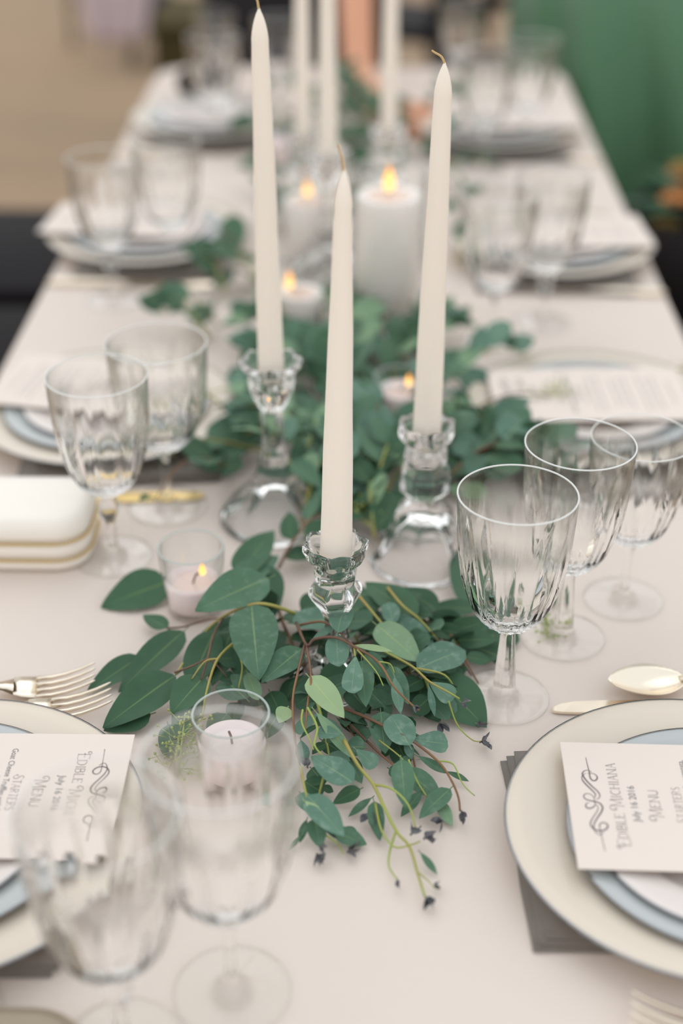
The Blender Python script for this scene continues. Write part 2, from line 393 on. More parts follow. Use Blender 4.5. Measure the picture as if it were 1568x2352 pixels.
goblet(533, 2278, 'slim', 'large blurred goblet at the front with a votive seen through it', .15, 1.0)
goblet(0, 0, 'knob', 'blurred goblet at the lower left in front of the left menu card', .4, 1.0, at=P(284, 2408, 0))
goblet(0, 0, 'slim', 'goblet cut off by the left edge at the bottom corner', .9, .9, at=P(-115, 2330, 0))
goblet(262, 690, 'knob', 'faint blurred goblet left of its pair before the third left plate', .2, 1.0)
goblet(400, 640, 'slim', 'faint blurred goblet with a bright stem on the third left plate', .7, 1.0)
goblet(1130, 790, 'slim', 'faint blurred goblet nearest the right-hand tapers, mid table', .7, 1.0)
goblet(1245, 742, 'knob', 'faint blurred goblet before the third right plate', .35, 1.0)
goblet(1108, 392, 'slim', 'far blurred goblet in front of the farthest right plate', .1, 1.0)
goblet(1205, 352, 'knob', 'far blurred goblet on the table right of its far neighbour', .1, 1.0)
goblet(500, 345, 'slim', 'far blurred goblet in front of the farthest left plate', .1, 1.0)
goblet(500, 222, 'slim', 'farthest goblet on the left by the end of the table', .1, .8)
goblet(640, 262, 'knob', 'farthest goblet left of the far tapers', .1, .9)
goblet(1050, 215, 'slim', 'farthest goblet right of the far tapers', .1, .9)

# ------------------------------------------------------------------ candlesticks and tapers
def facet(n, z0=-1, z1=9, scal=0, zs=9):
    def m(t, z, r, i):
        if z0 < z < z1:
            a = (t % (2*PI/n))-PI/n; r = r*math.cos(PI/n)/math.cos(a)*1.03
        if z >= zs:
            r *= 1+scal*math.cos(8*t); z += scal*.06*math.cos(8*t)*.5
        return r, z
    return m
def candlestick(name_label, p, parts, rot=0, s=1.0):
    o = thing('glass_candlestick', (p[0], p[1], TZ+.0004), name_label, 'candlestick', 'pressed glass candlesticks', rot)
    for n_, prof, m in parts: mesh(n_, *lathe(prof, 64, m), CRYST, o, smooth=True)
    o.scale = (s, s, s); return o
def cup(z0, rn, R, h, depthc=.022):
    """socket with a flared scalloped rim; starts at neck radius rn"""
    zt = z0+h
    return [(rn, z0), (rn*1.12, z0+h*.08), (.0165, z0+h*.28), (.0160, z0+h*.5), (.0170, z0+h*.66), (R*.88, z0+h*.80), (R*.99, z0+h*.90), (R, zt-.001), (R*.955, zt), (R*.90, zt-.003), (.0165, zt-h*.30), (.0131, zt-h*.36), (.0128, zt-h*.36-depthc), (0, zt-h*.36-depthc-.001)]
def stick_short(p, label):          # the middle one
    base = [(0, .014), (.016, .011), (.026, .004), (.031, .0), (.034, .0), (.0365, .003), (.036, .007), (.028, .013), (.018, .022), (.012, .034), (.0095, .044)]
    stem = [(.0095, .044), (.0085, .052), (.0088, .060), (.0115, .067), (.0175, .076), (.0205, .082), (.0202, .087), (.0165, .0915), (.015, .093)]
    cp = [(.015, .093), (.0158, .100), (.0160, .108), (.0205, .113), (.0235, .120), (.0236, .125), (.0222, .127), (.0205, .124), (.0185, .1185), (.0132, .1155), (.0129, .1040), (0, .1035)]
    return candlestick(label, p, [('base', base, facet(8)), ('stem', stem, facet(6)), ('candle_cup', cp, facet(10, -1, 9, .035, .112))], .2)
def stick_tall(p, label, s=1):      # slender stem and wide bell base
    base = [(0, .036), (.008, .034), (.016, .026), (.028, .014), (.040, .005), (.046, .0), (.050, .0), (.0520, .004), (.0500, .011), (.042, .020), (.030, .031), (.021, .042), (.0145, .055), (.0125, .060)]
    stem = [(.0125, .060), (.0138, .063), (.0118, .067), (.0098, .075), (.0090, .095), (.0098, .112), (.0105, .116), (.0125, .118)]
    cp = [(.0125, .118), (.0155, .124), (.0190, .134), (.0205, .142), (.0200, .148), (.0225, .152), (.0265, .157), (.0272, .161), (.0255, .163), (.0225, .160), (.0165, .155), (.0133, .153), (.0130, .138), (0, .1375)]
    return candlestick(label, p, [('base', base, facet(8, .015, .055)), ('stem', stem, facet(8)), ('candle_cup', cp, facet(8, .12, .147, .04, .150))], .1, s)
def stick_ring(p, label, s=1):      # stacked rings over a hexagonal bell
    base = [(0, .044), (.010, .043), (.019, .036), (.026, .024), (.031, .012), (.038, .003), (.043, .0), (.046, .0), (.048, .004), (.046, .010), (.040, .017), (.036, .023), (.033, .034), (.028, .042), (.0265, .050), (.019, .058), (.0150, .064)]
    stem = [(.0150, .064), (.0158, .068), (.0215, .074), (.0225, .080), (.0205, .085), (.0215, .089), (.0200, .094), (.0155, .097), (.0175, .100), (.0195, .106), (.0180, .112), (.0155, .115)]
    cp = [(.0155, .115), (.0170, .118), (.0215, .122), (.0238, .128), (.0238, .134), (.0222, .137), (.0195, .134), (.0165, .129), (.0134, .127), (.0131, .113), (0, .1125)]
    return candlestick(label, p, [('base', base, facet(6, .010, .055)), ('stem', stem, facet(8)), ('candle_cup', cp, facet(10, -1, 9, .03, .120))], .3, s)
def taper(p, z0, L, label, r0=.0118, r1=.0066, tilt=(0, 0), wick=((0, 0), (.001, .004), (-.002, .011), (-.005, .017)), bumpy=None, lit=False):
    o = thing('taper_candle', (p[0], p[1], TZ+z0), label, 'candle', 'ivory taper candles')
    prof = [(0, 0), (r0*.97, 0), (r0, .002)]
    N = 26
    for i in range(1, N+1):
        t = i/N; z = .002+(L-.030)*t
        prof.append((r0+(r1-r0)*(t**1.35), z))
    for a in (.15, .35, .55, .72, .86, .95):
        prof.append((r1*(math.cos(a*PI/2)**.75)*.93+.0006, L-.028+.026*a))
    prof += [(.0008, L-.001), (0, L)]
    def m(t, z, r, i):
        k = 1+.012*math.sin(z*37+t*1.0)+.010*math.sin(z*71+2*t+1)
        return r*(k if z < L-.03 else 1), z
    mesh('wax_body', *lathe(prof, 40, m), WAX, o)
    pts = smooth_path([(a, 0, L-.003+b) for a, b in wick], 4)
    mesh('wick', *tube(pts, [.0011 - .0004*i/len(pts) for i in range(len(pts))], 6), WICK, o)
    o.rotation_euler = (tilt[0], tilt[1], 0); return o
p1 = P(632, 1192); stick_tall(p1, 'tall slender glass candlestick holding the left ivory taper')
taper(p1, .1385, .322, 'left ivory taper reaching the top edge, in the tall candlestick', tilt=(0, math.radians(-.3)), r0=.0116, r1=.0068, wick=((0, 0), (-.0005, .004), (-.0012, .008), (-.0038, .0125), (-.0062, .0135)))
p2 = P(771, 1560); stick_short(p2, 'short scalloped glass candlestick rising out of the front greenery')
taper(p2, .105, .305, 'middle ivory taper, nearest and lowest of the three in front', tilt=(0, math.radians(1.15)), r0=.0121, r1=.0060, wick=((0, 0), (-.0008, .006), (-.0022, .012), (-.0040, .018)))
p3 = P(969, 1285); stick_ring(p3, 'stacked-ring glass candlestick behind the sharp goblet')
taper(p3, .114, .322, 'right ivory taper with a bent wick, in the ring candlestick', tilt=(0, math.radians(.7)), r0=.0122, r1=.0068, wick=((0, 0), (-.0006, .003), (-.003, .0065), (-.0075, .009), (-.0098, .0105)))
for (cx, cy, h, lab, s) in ((697, 322, .115, 'far blurred taper at the left of the far trio', 1), (753, 345, .163, 'far blurred taper in the middle of the far trio', 1), (893, 292, .137, 'far blurred taper at the right of the far trio', 1)):
    q = P(cx, cy, h)
    a_ = ((q.x, q.y), lab.replace('blurred taper', 'glass candlestick under the taper'))
    (stick_tall if h > .15 else stick_ring if h > .12 else stick_short)(*a_)
    taper((q.x, q.y), {.163: .1385, .137: .114, .115: .105}[h], .32, lab, r0=.0122, r1=.0075)

# ------------------------------------------------------------------ pillar candles, votives
def flame_at(parent, x, y, z, h=.022, r=.0048):
    prof = [(0, 0), (r*.55, h*.07), (r*.9, h*.18), (r, h*.3), (r*.86, h*.48), (r*.55, h*.68), (r*.25, h*.86), (0, h)]
    mesh('flame', *lathe(prof, 16), FLAME, parent, loc=(x, y, z))
def cyl_glass(p, R, h, label, name='candle_cylinder', taperk=1.0, base=.006, th=.0022, group='clear glass candle holders'):
    o = thing(name, (p[0], p[1], TZ+.0004), label, 'candle holder', group)
    rb = R*taperk
    prof = [(0, 0), (rb-.002, 0), (rb, .002), (R, h-.001), (R-.0006, h), (R-th+.0004, h), (R-th, h-.001), (rb-th, base+.002), (rb-th-.002, base), (0, base)]
    mesh('glass_wall', *lathe(prof, 64), THIN, o)
    mesh('rim', *lathe([(R-th/2+.0009*math.cos(a), h+.0007*math.sin(a)) for a in [PI*2*k/8 for k in range(9)]], 64), RIMV, o); return o
def pillar(p, R, z0, h, label, material, lit=True, pool=True, wickoff=0, name='pillar_candle', cat='candle', fh=.022, taperk=1.0, dip=.002, group='squat candles in glass holders'):
    o = thing(name, (p[0], p[1], TZ+z0), label, cat, group)
    rb = R*taperk
    prof = [(0, 0), (rb-.001, 0), (rb, .001), (R, h-.003), (R-.0008, h-.0008), (R-.003, h), (R*.82, h-.0006), (R*.68, h-dip)]
    mesh('wax_body', *lathe(prof, 48), material, o)
    mesh('wax_pool', *lathe([(R*.68, h-dip), (R*.3, h-dip-.0006), (0, h-dip-.0006)], 48), POOL if lit else material, o)
    mesh('wick', *tube([(0, 0, h-dip-.001), (wickoff*.3, 0, h+.003), (wickoff, .0005, h+.007)], .0009, 6), WICKD, o)
    if lit: flame_at(o, wickoff, 0, h+.003, fh, fh*.23)
    return o
q = P(888, 745); cyl_glass(q, .0445, .190, 'tall wide glass cylinder around the biggest pillar candle')
pillar(q, .0385, .0068, .156, 'biggest white pillar candle, lit, in the tall cylinder', WAXW, fh=.03)
q = P(708, 600); cyl_glass(q, .0405, .125, 'glass cylinder around the lit pillar farther back on the left')
pillar(q, .0315, .0068, .080, 'middle-sized lit pillar candle behind the middle taper', WAXW, fh=.022)
q = P(690, 775); cyl_glass(q, .0365, .085, 'low glass cylinder around the short lit pillar')
pillar(q, .0270, .0068, .052, 'short lit pillar candle beside the left taper', WAXW, wickoff=-.012, fh=.022)
q = P(447, 1400); cyl_glass(q, .0278, .062, 'lit glass votive cup among the leaves at the left', 'votive_glass', .80)
pillar(q, .0237, .0068, .025, 'lit pale pink votive candle in the left glass cup', WAXP, wickoff=.0085, fh=.013, taperk=.88, dip=.004)
q = P(537, 1785); cyl_glass(q, .0278, .058, 'glass votive cup with an unlit candle, behind the front goblet', 'votive_glass', .78)
pillar(q, .0240, .0068, .028, 'unlit pink-white votive candle with a curled wick', WAXP, lit=False, wickoff=-.002, taperk=.84, dip=.003)
q = P(918, 985); cyl_glass(q, .0278, .060, 'lit votive cup half hidden by the right taper', 'votive_glass', .80)
pillar(q, .0240, .0068, .040, 'lit pink votive candle half hidden by the right taper', WAXP, wickoff=.008, fh=.014, taperk=.88)
q = P(640, 382); cyl_glass(q, .0278, .060, 'far blurred votive cup left of the far tapers', 'votive_glass', .80)
pillar(q, .0240, .0068, .040, 'far blurred pink votive candle left of the far tapers', WAXP, lit=False, taperk=.88)

# ------------------------------------------------------------------ place settings
def plate_mesh(R, well, rimz, z, th=.0035):
    top = [(0, z+.0030), (well*.85, z+.0030), (well*.97, z+.0040), (well*1.03, z+.0065), (well*1.12, z+.0085), (R*.9, z+rimz*.93), (R-.001, z+rimz), (R, z+rimz-.0006), (R-.001, z+rimz-.0016)]
    bot = [(R*.9, z+rimz*.93-th), (well*1.1, z+.0085-th), (well*.98, z+.0005), (well*.7, z), (0, z)]
    return lathe(top+bot, 96)
PLM = {}
def plate(kind, x, y, z, label, rot=0):
    spec = {'charger': (.1345, .086, .015, CHINA), 'dinner': (.1060, .068, .0125, CHINA_SHADE), 'salad': (.0860, .055, .011, CHINAW)}[kind]
    R, well, rz, m = spec
    o = thing({'charger': 'charger_plate', 'dinner': 'dinner_plate', 'salad': 'salad_plate'}[kind], (x, y, TZ+z), label, 'plate', {'charger': 'cream charger plates', 'dinner': 'shade-tinted plates on the chargers', 'salad': 'top plates under the menu cards'}[kind], rot)
    if kind not in PLM:
        a = mesh('plate_body', *flip(plate_mesh(R, well, rz, 0)), m, o)
        b = mesh('silver_rim', *lathe([(R-.0012, rz+.0002), (R+.0001, rz+.0001), (R+.0004, rz-.0008), (R-.0006, rz-.0020)], 96), SILVER, o)
        PLM[kind] = (a.data, b.data)
    else:
        link_mesh('plate_body', PLM[kind][0], o); link_mesh('silver_rim', PLM[kind][1], o)
    return o
def napkin(pts, z, layers, label):
    """folded napkin from its four corners (world xy), a few stacked folds"""
    cx = sum(p[0] for p in pts)/4; cy = sum(p[1] for p in pts)/4
    o = thing('folded_napkin', (cx, cy, TZ+.0004), label, 'napkin', 'dark folded napkins under the plates')
    N = 14
    for li in range(layers):
        z0 = li*z/layers; th = z/layers*.86; V, F = [], []
        def at(u, v_):
            a = Vector(pts[0]).lerp(Vector(pts[1]), u); b = Vector(pts[3]).lerp(Vector(pts[2]), u); q = a.lerp(b, v_)
            sh = .004*li
            return Vector((q.x-cx+sh, q.y-cy+sh*.6))*(1-.006*li)
        for side in (0, 1):
            for j in range(N+1):
                for i in range(N+1):
                    u, v_ = i/N, j/N; q = at(u, v_); e = min(u, 1-u, v_, 1-v_)
                    puff = .45+.55*min(1, (e/.06))**.5
                    zz = z0+th*(.5+(.5*puff if side else -.5*puff)) + .0008*noise.noise(Vector((q.x*30, q.y*30, li*3)))*(puff)
                    V.append((q.x+.002*noise.noise(Vector((q.y*14, li, 0))), q.y+.002*noise.noise(Vector((q.x*14, li, 5))), max(zz, 0)))
        n1 = (N+1)**2
        for j in range(N):
            for i in range(N):
                a = j*(N+1)+i; F.append((a, a+N+1, a+N+2, a+1)); F.append((n1+a, n1+a+1, n1+a+N+2, n1+a+N+1))
        edge = [i for i in range(N+1)]+[j*(N+1)+N for j in range(1, N+1)]+[N*(N+1)+i for i in range(N-1, -1, -1)]+[j*(N+1) for j in range(N-1, 0, -1)]
        for a, b in zip(edge, edge[1:]+edge[:1]): F.append((a, b, n1+b, n1+a))
        mesh('fold', V, F, TWILL, o)
    return o

# --- menu card writing
def ribbon(pts, w0, w1=None, z=0.0):
    pts = [Vector((p[0], p[1])) for p in pts]; V, F = [], []; n = len(pts)
    for i, p in enumerate(pts):
        t = pts[min(i+1, n-1)]-pts[max(i-1, 0)]; t = t.normalized() if t.length else Vector((1, 0))
        s = Vector((-t.y, t.x)); ww = w0 if not callable(w0) else w0(i/(n-1))
        V += [(p.x+s.x*ww/2, p.y+s.y*ww/2, z), (p.x-s.x*ww/2, p.y-s.y*ww/2, z)]
    for i in range(n-1): F.append((2*i, 2*i+2, 2*i+3, 2*i+1))
    return V, F
def sm2(pts, n=6): return [(v.x, v.y) for v in smooth_path([(a, b, 0) for a, b in pts], n)]
GL = {
 'E': (.50, [[(0, 0), (0, 1)], [(0, 1), (.46, 1)], [(0, .55), (.36, .55)], [(0, 0), (.5, 0)], [(.46, 1), (.46, .93)], [(.5, 0), (.5, .08)]]),
 'D': (.62, [[(0, 0), (0, 1)], 's', [(0, 1), (.3, 1), (.56, .8), (.6, .5), (.54, .2), (.3, 0), (0, 0)]]),
 'I': (.10, [[(.05, 0), (.05, 1)]]),
 'B': (.50, [[(0, 0), (0, 1)], 's', [(0, 1), (.3, 1), (.42, .8), (.3, .56), (0, .56)], 's', [(0, .56), (.34, .55), (.5, .3), (.36, .02), (0, 0)]]),
 'L': (.44, [[(0, 0), (0, 1)], [(0, 0), (.44, 0)], [(.44, 0), (.44, .08)]]),
 'M': (.80, [[(.08, 0), (.14, 1)], [(.14, 1), (.42, .12)], [(.42, .12), (.7, 1)], [(.7, 1), (.78, 0)]]),
 'C': (.60, ['s', [(.58, .84), (.42, 1), (.15, .9), (0, .5), (.15, .1), (.42, 0), (.58, .16)]]),
 'H': (.58, [[(0, 0), (0, 1)], [(.56, 0), (.56, 1)], [(0, .55), (.56, .55)]]),
 'A': (.60, [[(0, 0), (.3, 1)], [(.3, 1), (.6, 0)], [(.1, .4), (.5, .4)]]),
 'N': (.62, [[(0, 0), (0, 1)], [(0, 1), (.6, 0)], [(.6, 0), (.6, 1)]]),
 'U': (.58, ['s', [(0, 1), (0, .35), (.1, .06), (.3, 0), (.48, .06), (.57, .35), (.57, 1)]]),
 'S': (.44, ['s', [(.4, .86), (.25, 1), (.06, .88), (.06, .68), (.22, .52), (.4, .34), (.38, .1), (.2, 0), (0, .13)]]),
 'T': (.50, [[(.25, 0), (.25, 1)], [(0, 1), (.5, 1)], [(0, 1), (0, .93)], [(.5, 1), (.5, .93)]]),
 'R': (.52, [[(0, 0), (0, 1)], 's', [(0, 1), (.3, 1), (.44, .78), (.3, .52), (0, .5)], [(.2, .5), (.52, 0)]]),
}
SW = {  # swash capitals: extra curls
 'E': ['s', [(0, 1), (-.16, 1.1), (-.3, .98), (-.26, .8), (-.14, .82), (-.12, .93)], 's', [(-.06, .58), (-.12, .5), (0, .55)]],
 'M': ['s', [(.14, 1), (-.04, 1.12), (-.26, 1.02), (-.34, .76), (-.22, .6), (-.1, .68), (-.14, .82)]],
 'S': ['s', [(0, .13), (-.1, .3), (-.02, .4), (.08, .3)]],
}
def caps(text, big=1.32, weight=.052, track=.23):
    """thin display small caps, cap height 1, first letter of each word larger; returns verts/faces and width"""
    out, x, first = [], 0, True
    for ch in text:
        if ch == ' ': x += .42; first = True; continue
        wd, st = GL[ch]; k = big if first else 1.0
        yo = -.12 if (first and k > 1) else 0
        if first and ch in SW and x > 0: x += .22
        strokes = list(st)+(SW.get(ch, []) if first else [])
        s = False
        for q in strokes:
            if q == 's': s = True; continue
            pp = sm2(q, 5) if s else q
            pp = [(x+a*k, yo+b*k) for a, b in pp]
            wk = weight if not (ch in 'MANU' and q is st[0]) else weight*.7
            if s: out.append(ribbon(pp, lambda t, wk=wk: wk*(.55+.75*math.sin(PI*t))))
            else:
                out.append(ribbon(pp, wk*1.15 if abs(pp[0][0]-pp[-1][0]) < .3 else wk*.7))
                if abs(pp[0][0]-pp[-1][0]) < .35 and abs(pp[0][1]-pp[-1][1]) > .5:
                    for e in (pp[0], pp[-1]): out.append(ribbon([(e[0]-.09, e[1]), (e[0]+.09, e[1])], weight*.6))
            s = False
        x += wd*k+track; first = False
    v, f = join(*out); return v, f, x-track
def sans(text):
    cu = bpy.data.curves.new('t', 'FONT'); cu.body = text; cu.size = 1; cu.resolution_u = 3; cu.align_x = 'CENTER'
    ob = bpy.data.objects.new('t', cu); C.objects.link(ob)
    dg = bpy.context.evaluated_depsgraph_get(); me = bpy.data.meshes.new_from_object(ob.evaluated_get(dg))
    V = [v.co.copy() for v in me.vertices]; F = [tuple(p.vertices) for p in me.polygons]
    bpy.data.objects.remove(ob); bpy.data.meshes.remove(me)
    return V, F
FLOUR = [[(453, 315), (470, 400), (492, 500), (500, 560), (525, 598), (560, 600), (580, 570), (565, 535), (525, 514), (470, 512)],
 [(518, 496), (480, 476), (440, 480), (415, 510), (425, 545), (460, 600), (520, 668), (585, 735), (606, 785), (585, 818), (560, 826)],
 [(450, 512), (412, 545), (415, 590), (450, 640), (510, 705), (552, 755), (556, 790), (545, 803)],
 [(545, 850), (538, 800), (505, 765), (460, 754), (430, 778), (445, 815), (500, 838), (555, 852), (605, 872), (632, 915), (622, 965), (580, 1030), (545, 1090), (535, 1145), (555, 1195), (590, 1224), (622, 1215), (640, 1198)],
 [(547, 848), (552, 890), (522, 920), (480, 926), (452, 905), (460, 870), (490, 860)],
 [(558, 885), (582, 908), (578, 955), (530, 1030), (502, 1090), (510, 1130), (545, 1165), (600, 1182), (655, 1172), (685, 1138), (668, 1102), (625, 1092), (598, 1118), (603, 1175), (620, 1260), (652, 1405)]]
CW, CL = .1235, .205      # card width and length
def card_print(full=True):
    """all writing in card space: x 0..CW left to right, y 0 at the top edge going down (negative)"""
    out = []
    fl_ = []
    for ln in FLOUR:
        q = []
        for x, y in ln:
            u = (y-110-.05*(x-160))/1460; v_ = (x-(160+.1438*(y-110)))/4.93/3267*1.0
            q.append(((1-u)*CW, -v_))
        q = [(a, b) for a, b in q]
        n = len(q)
        fl_.append(ribbon(sm2(q, 6), lambda t: .00042+.00062*math.sin(PI*min(1, t*1.0))**2))
    out += fl_
    def put(text, v_, ht, width=None, big=1.32):
        V, F, wd = caps(text, big)
        s = width/wd if width else ht
        out.append(([Vector(((p[0]-wd/2)*s+CW/2+.000, p[1]*ht-v_-ht/2, 0)) for p in V], F))
    put('EDIBLE MICHIANA', .0325, .0064, .0795)
    put('MENU', .0575, .0066, .0262)
    put('STARTERS', .0735, .0056, .0340)
    V1, F1 = join(*out)
    g = []
    def puts(text, v_, size, width):
        V, F = sans(text); w_ = max(p.x for p in V)-min(p.x for p in V)
        k = width/w_; g.append(([Vector((p.x*k+CW/2, p.y*size-v_-size*.36, 0)) for p in V], F))
    puts('July 16 2016', .0432, .0070, .0350)
    puts('Goat Cheese Truffles with Pepperonata,', .0812, .0062, .0900)
    puts('Balsamic Onion', .0885, .0062, .0335)
    V2, F2 = join(*g)
    return (V1, F1), (V2, F2)
PR1, PR2 = card_print()
def squiggles(R):
    out = []
    for i, v_ in enumerate((.098, .106, .114, .128, .136, .144, .158, .166, .174, .188)):
        wd = CW*R.uniform(.3, .7); x = CW/2-wd/2
        while x < CW/2+wd/2:
            l = R.uniform(.004, .011)
            out.append(ribbon([(x+l*k/8, -v_+.0009*math.sin(k*2.2+i)) for k in range(9)], .0007)); x += l+.0018
    return join(*out)
def menu_card(origin, xdir, label, tiltz=0, curve=0.0, extra=None, tilt=(0, 0)):
    """origin: world xy of the card's top-left corner as read; xdir: reading direction (unit xy)"""
    o = thing('menu_card', (origin[0], origin[1], TZ+origin[2]), label, 'menu card', 'menu cards on the plates')
    o.rotation_euler = (tilt[0], tilt[1], math.atan2(xdir[1], xdir[0]))
    def bend(p, dz=0): return (p[0], p[1], dz+curve*(.25-((p[0]/CW)-.5)**2)+curve*1.2*(.25-((p[1]/CL)+.5)**2))
    V, F = [], []; nx, ny = 8, 10; th = .0005
    for s in (0, 1):
        for j in range(ny+1):
            for i in range(nx+1): V.append(bend((CW*i/nx, -CL*j/ny), th*s))
    n1 = (nx+1)*(ny+1)
    for j in range(ny):
        for i in range(nx):
            a = j*(nx+1)+i; F += [(a, a+1, a+nx+2, a+nx+1), (n1+a, n1+a+nx+1, n1+a+nx+2, n1+a+1)]
    edge = list(range(nx+1))+[j*(nx+1)+nx for j in range(1, ny+1)]+[ny*(nx+1)+i for i in range(nx-1, -1, -1)]+[j*(nx+1) for j in range(ny-1, 0, -1)]
    for a, b in zip(edge, edge[1:]+edge[:1]): F.append((a, n1+a, n1+b, b))
    mesh('card', V, F, PAPER, o, smooth=False)
    mesh('display_lettering', [bend(p, th+.00012) for p in PR1[0]], PR1[1], INK, o, False)
    mesh('small_lettering', [bend(p, th+.00012) for p in PR2[0]], PR2[1], INKG, o, False)
    if extra: mesh('illegible_lines', [bend(p, th+.00012) for p in extra[0]], extra[1], INKG, o, False)
    return o

# --- settings: (charger centre, side)
def setting(side, cx, cy, nap, names, card=None, d=(0, 0), s2=(0, 0)):
    if nap: napkin(nap, .0085, 3, names[0])
    plate('charger', cx, cy, .0092, names[1])
    plate('dinner', cx+d[0], cy+d[1], .0129, names[2], .4)
    plate('salad', cx+s2[0], cy+s2[1], .0166, names[3], .8)
TOPZ = .0166+.0110+.0012
def cen(px_edge, py, z, side, R=.1345):
    p = P(px_edge, py, z); return p
ZR = .0092+.015
# near right
a = P(1158, 1875, ZR); c1 = (a.x+.1345, a.y-.006)
def w2(px, py, z=0): q = P(px, py, z); return (q.x, q.y)
setting('R', c1[0], c1[1], [w2(1150, 1752), w2(1222, 2190), (w2(1222, 2190)[0]+.155, w2(1222, 2190)[1]-.002), (w2(1150, 1752)[0]+.15, w2(1150, 1752)[1]+.01)],
        ('dark taupe napkin sticking out beneath the near right charger', 'cream charger plate with silver rim at the near right', 'shade-tinted dinner plate on the near right charger', 'top plate under the near right menu card'), d=(.012, -.006), s2=(.008, -.010))
p_bl, p_tl = P(1327, 1998, TOPZ+.001), P(1285, 1704, TOPZ+.001)
xd = (p_tl-p_bl); CWm = xd.length; xd.normalize()
menu_card((p_bl.x, p_bl.y, TOPZ+.0016), (xd.x, xd.y), 'menu card with plum scrollwork on the near right plates', curve=.0)
# near left
a = P(330, 1806, ZR); c2 = (-.280, .700)
setting('L', c2[0], c2[1], [(c2[0]-.10, c2[1]-.112), (c2[0]+.092, c2[1]-.106), (c2[0]+.085, c2[1]+.05), (c2[0]-.10, c2[1]+.05)],
        ('dark napkin corner showing below the near left charger', 'cream charger plate with silver rim at the near left', 'shade-tinted dinner plate on the near left charger', 'top plate under the near left menu card'), d=(-.010, .002), s2=(-.014, -.002))
q1, q2 = P(310, 1690, TOPZ+.001), P(252, 1958, TOPZ+.001)
xd = (q2-q1).normalized()
menu_card((q1.x, q1.y, TOPZ+.0016), (xd.x, xd.y), 'menu card with plum scrollwork on the near left plates')
# middle left
a = P(540, 925, ZR); c3 = (a.x-.1345, a.y-.002)
setting('L', c3[0], c3[1], [(c3[0]-.07, c3[1]-.150), (c3[0]+.128, c3[1]-.125), (c3[0]+.12, c3[1]+.09), (c3[0]-.08, c3[1]+.07)],
        ('dark napkin under the middle left charger behind the goblets', 'cream charger plate behind the knobbed goblet', 'shade-tinted dinner plate on the middle left charger', 'top plate on the middle left charger'))
sq = squiggles(random.Random(3))
menu_card((c3[0]+.095, c3[1]+.070, TOPZ+.0016), (-.18, -.98), 'blurred menu card on the middle left plates', extra=sq)
# middle right
a = P(1070, 925, ZR); c4 = (a.x+.1345, a.y)
setting('R', c4[0], c4[1], [(c4[0]-.09, c4[1]-.160), (c4[0]+.09, c4[1]-.165), (c4[0]+.10, c4[1]+.09), (c4[0]-.10, c4[1]+.07)],
        ('dark napkin under the middle right charger behind the goblets', 'cream charger plate at the middle right beyond the goblets', 'shade-tinted dinner plate on the middle right charger', 'top plate on the middle right charger'))
menu_card((c4[0]-.105, c4[1]-.055, TOPZ+.0016), (-.04, 1), 'blurred menu card on the middle right plates', extra=sq)
# third pair
a = P(560, 525, ZR); c5 = (a.x-.1345, a.y)
setting('L', c5[0], c5[1], [(c5[0]-.08, c5[1]-.145), (c5[0]+.11, c5[1]-.135), (c5[0]+.11, c5[1]+.08), (c5[0]-.08, c5[1]+.08)],
        ('dark napkin under the third left charger', 'cream charger overhanging the left table edge', 'shade-tinted dinner plate on the third left charger', 'top plate on the third left charger'))
menu_card((c5[0]+.075, c5[1]+.065, TOPZ+.0016), (-.1, -1), 'faint menu card on the third left plates', extra=sq)
a = P(1500, 550, ZR); c6 = (a.x-.1345, a.y)
setting('R', c6[0], c6[1], [(c6[0]-.11, c6[1]-.135), (c6[0]+.09, c6[1]-.145), (c6[0]+.09, c6[1]+.08), (c6[0]-.11, c6[1]+.08)],
        ('dark napkin under the third right charger', 'cream charger overhanging the right table edge', 'shade-tinted dinner plate on the third right charger', 'top plate on the third right charger'))
menu_card((c6[0]-.075, c6[1]-.055, TOPZ+.0016), (-.05, 1), 'faint menu card on the third right plates', extra=sq)
# far pair
a = P(304, 262, ZR); c7 = (a.x+.1345, a.y)
setting('L', c7[0], c7[1], [(c7[0]-.10, c7[1]-.150), (c7[0]+.12, c7[1]-.150), (c7[0]+.11, c7[1]+.05), (c7[0]-.09, c7[1]+.05)],
        ('dark napkin under the farthest left charger', 'farthest cream charger at the left corner of the table', 'shade-tinted dinner plate on the farthest left charger', 'top plate on the farthest left charger'))
a = P(1332, 285, ZR); c8 = (a.x-.1345, a.y)
setting('R', c8[0], c8[1], [(c8[0]-.12, c8[1]-.150), (c8[0]+.10, c8[1]-.150), (c8[0]+.09, c8[1]+.05), (c8[0]-.11, c8[1]+.05)],
        ('dark napkin under the farthest right charger', 'farthest cream charger at the right side of the table', 'shade-tinted dinner plate on the farthest right charger', 'top plate on the farthest right charger'))
menu_card((c8[0]-.075, c8[1]-.055, TOPZ+.0016), (-.05, 1), 'faint menu card on the farthest right plates', extra=sq)
# dark sunglasses on the far left plates
sg = thing('sunglasses', (P(470, 215, TOPZ).x, P(470, 215, TOPZ).y, TZ+TOPZ), 'dark folded sunglasses on the farthest left plates', 'sunglasses', rz=.5)
for sx in (-1, 1):
    mesh('lens', *move(lathe([(0, .002), (.020, .0015), (.024, 0), (.020, -.001), (0, 0)], 24), Matrix.Translation((sx*.028, 0, .022)) @ Matrix.Rotation(1.25, 4, 'X')), BLACK, sg)
    mesh('temple_arm', *tube([(sx*.052, 0, .03), (sx*.05, -.03, .028), (-sx*.03, -.042-.004*sx, .014)], .0022, 6), BLACK, sg)
mesh('bridge', *tube([(-.008, 0, .028), (0, .001, .031), (.008, 0, .028)], .002, 6), BLACK, sg)

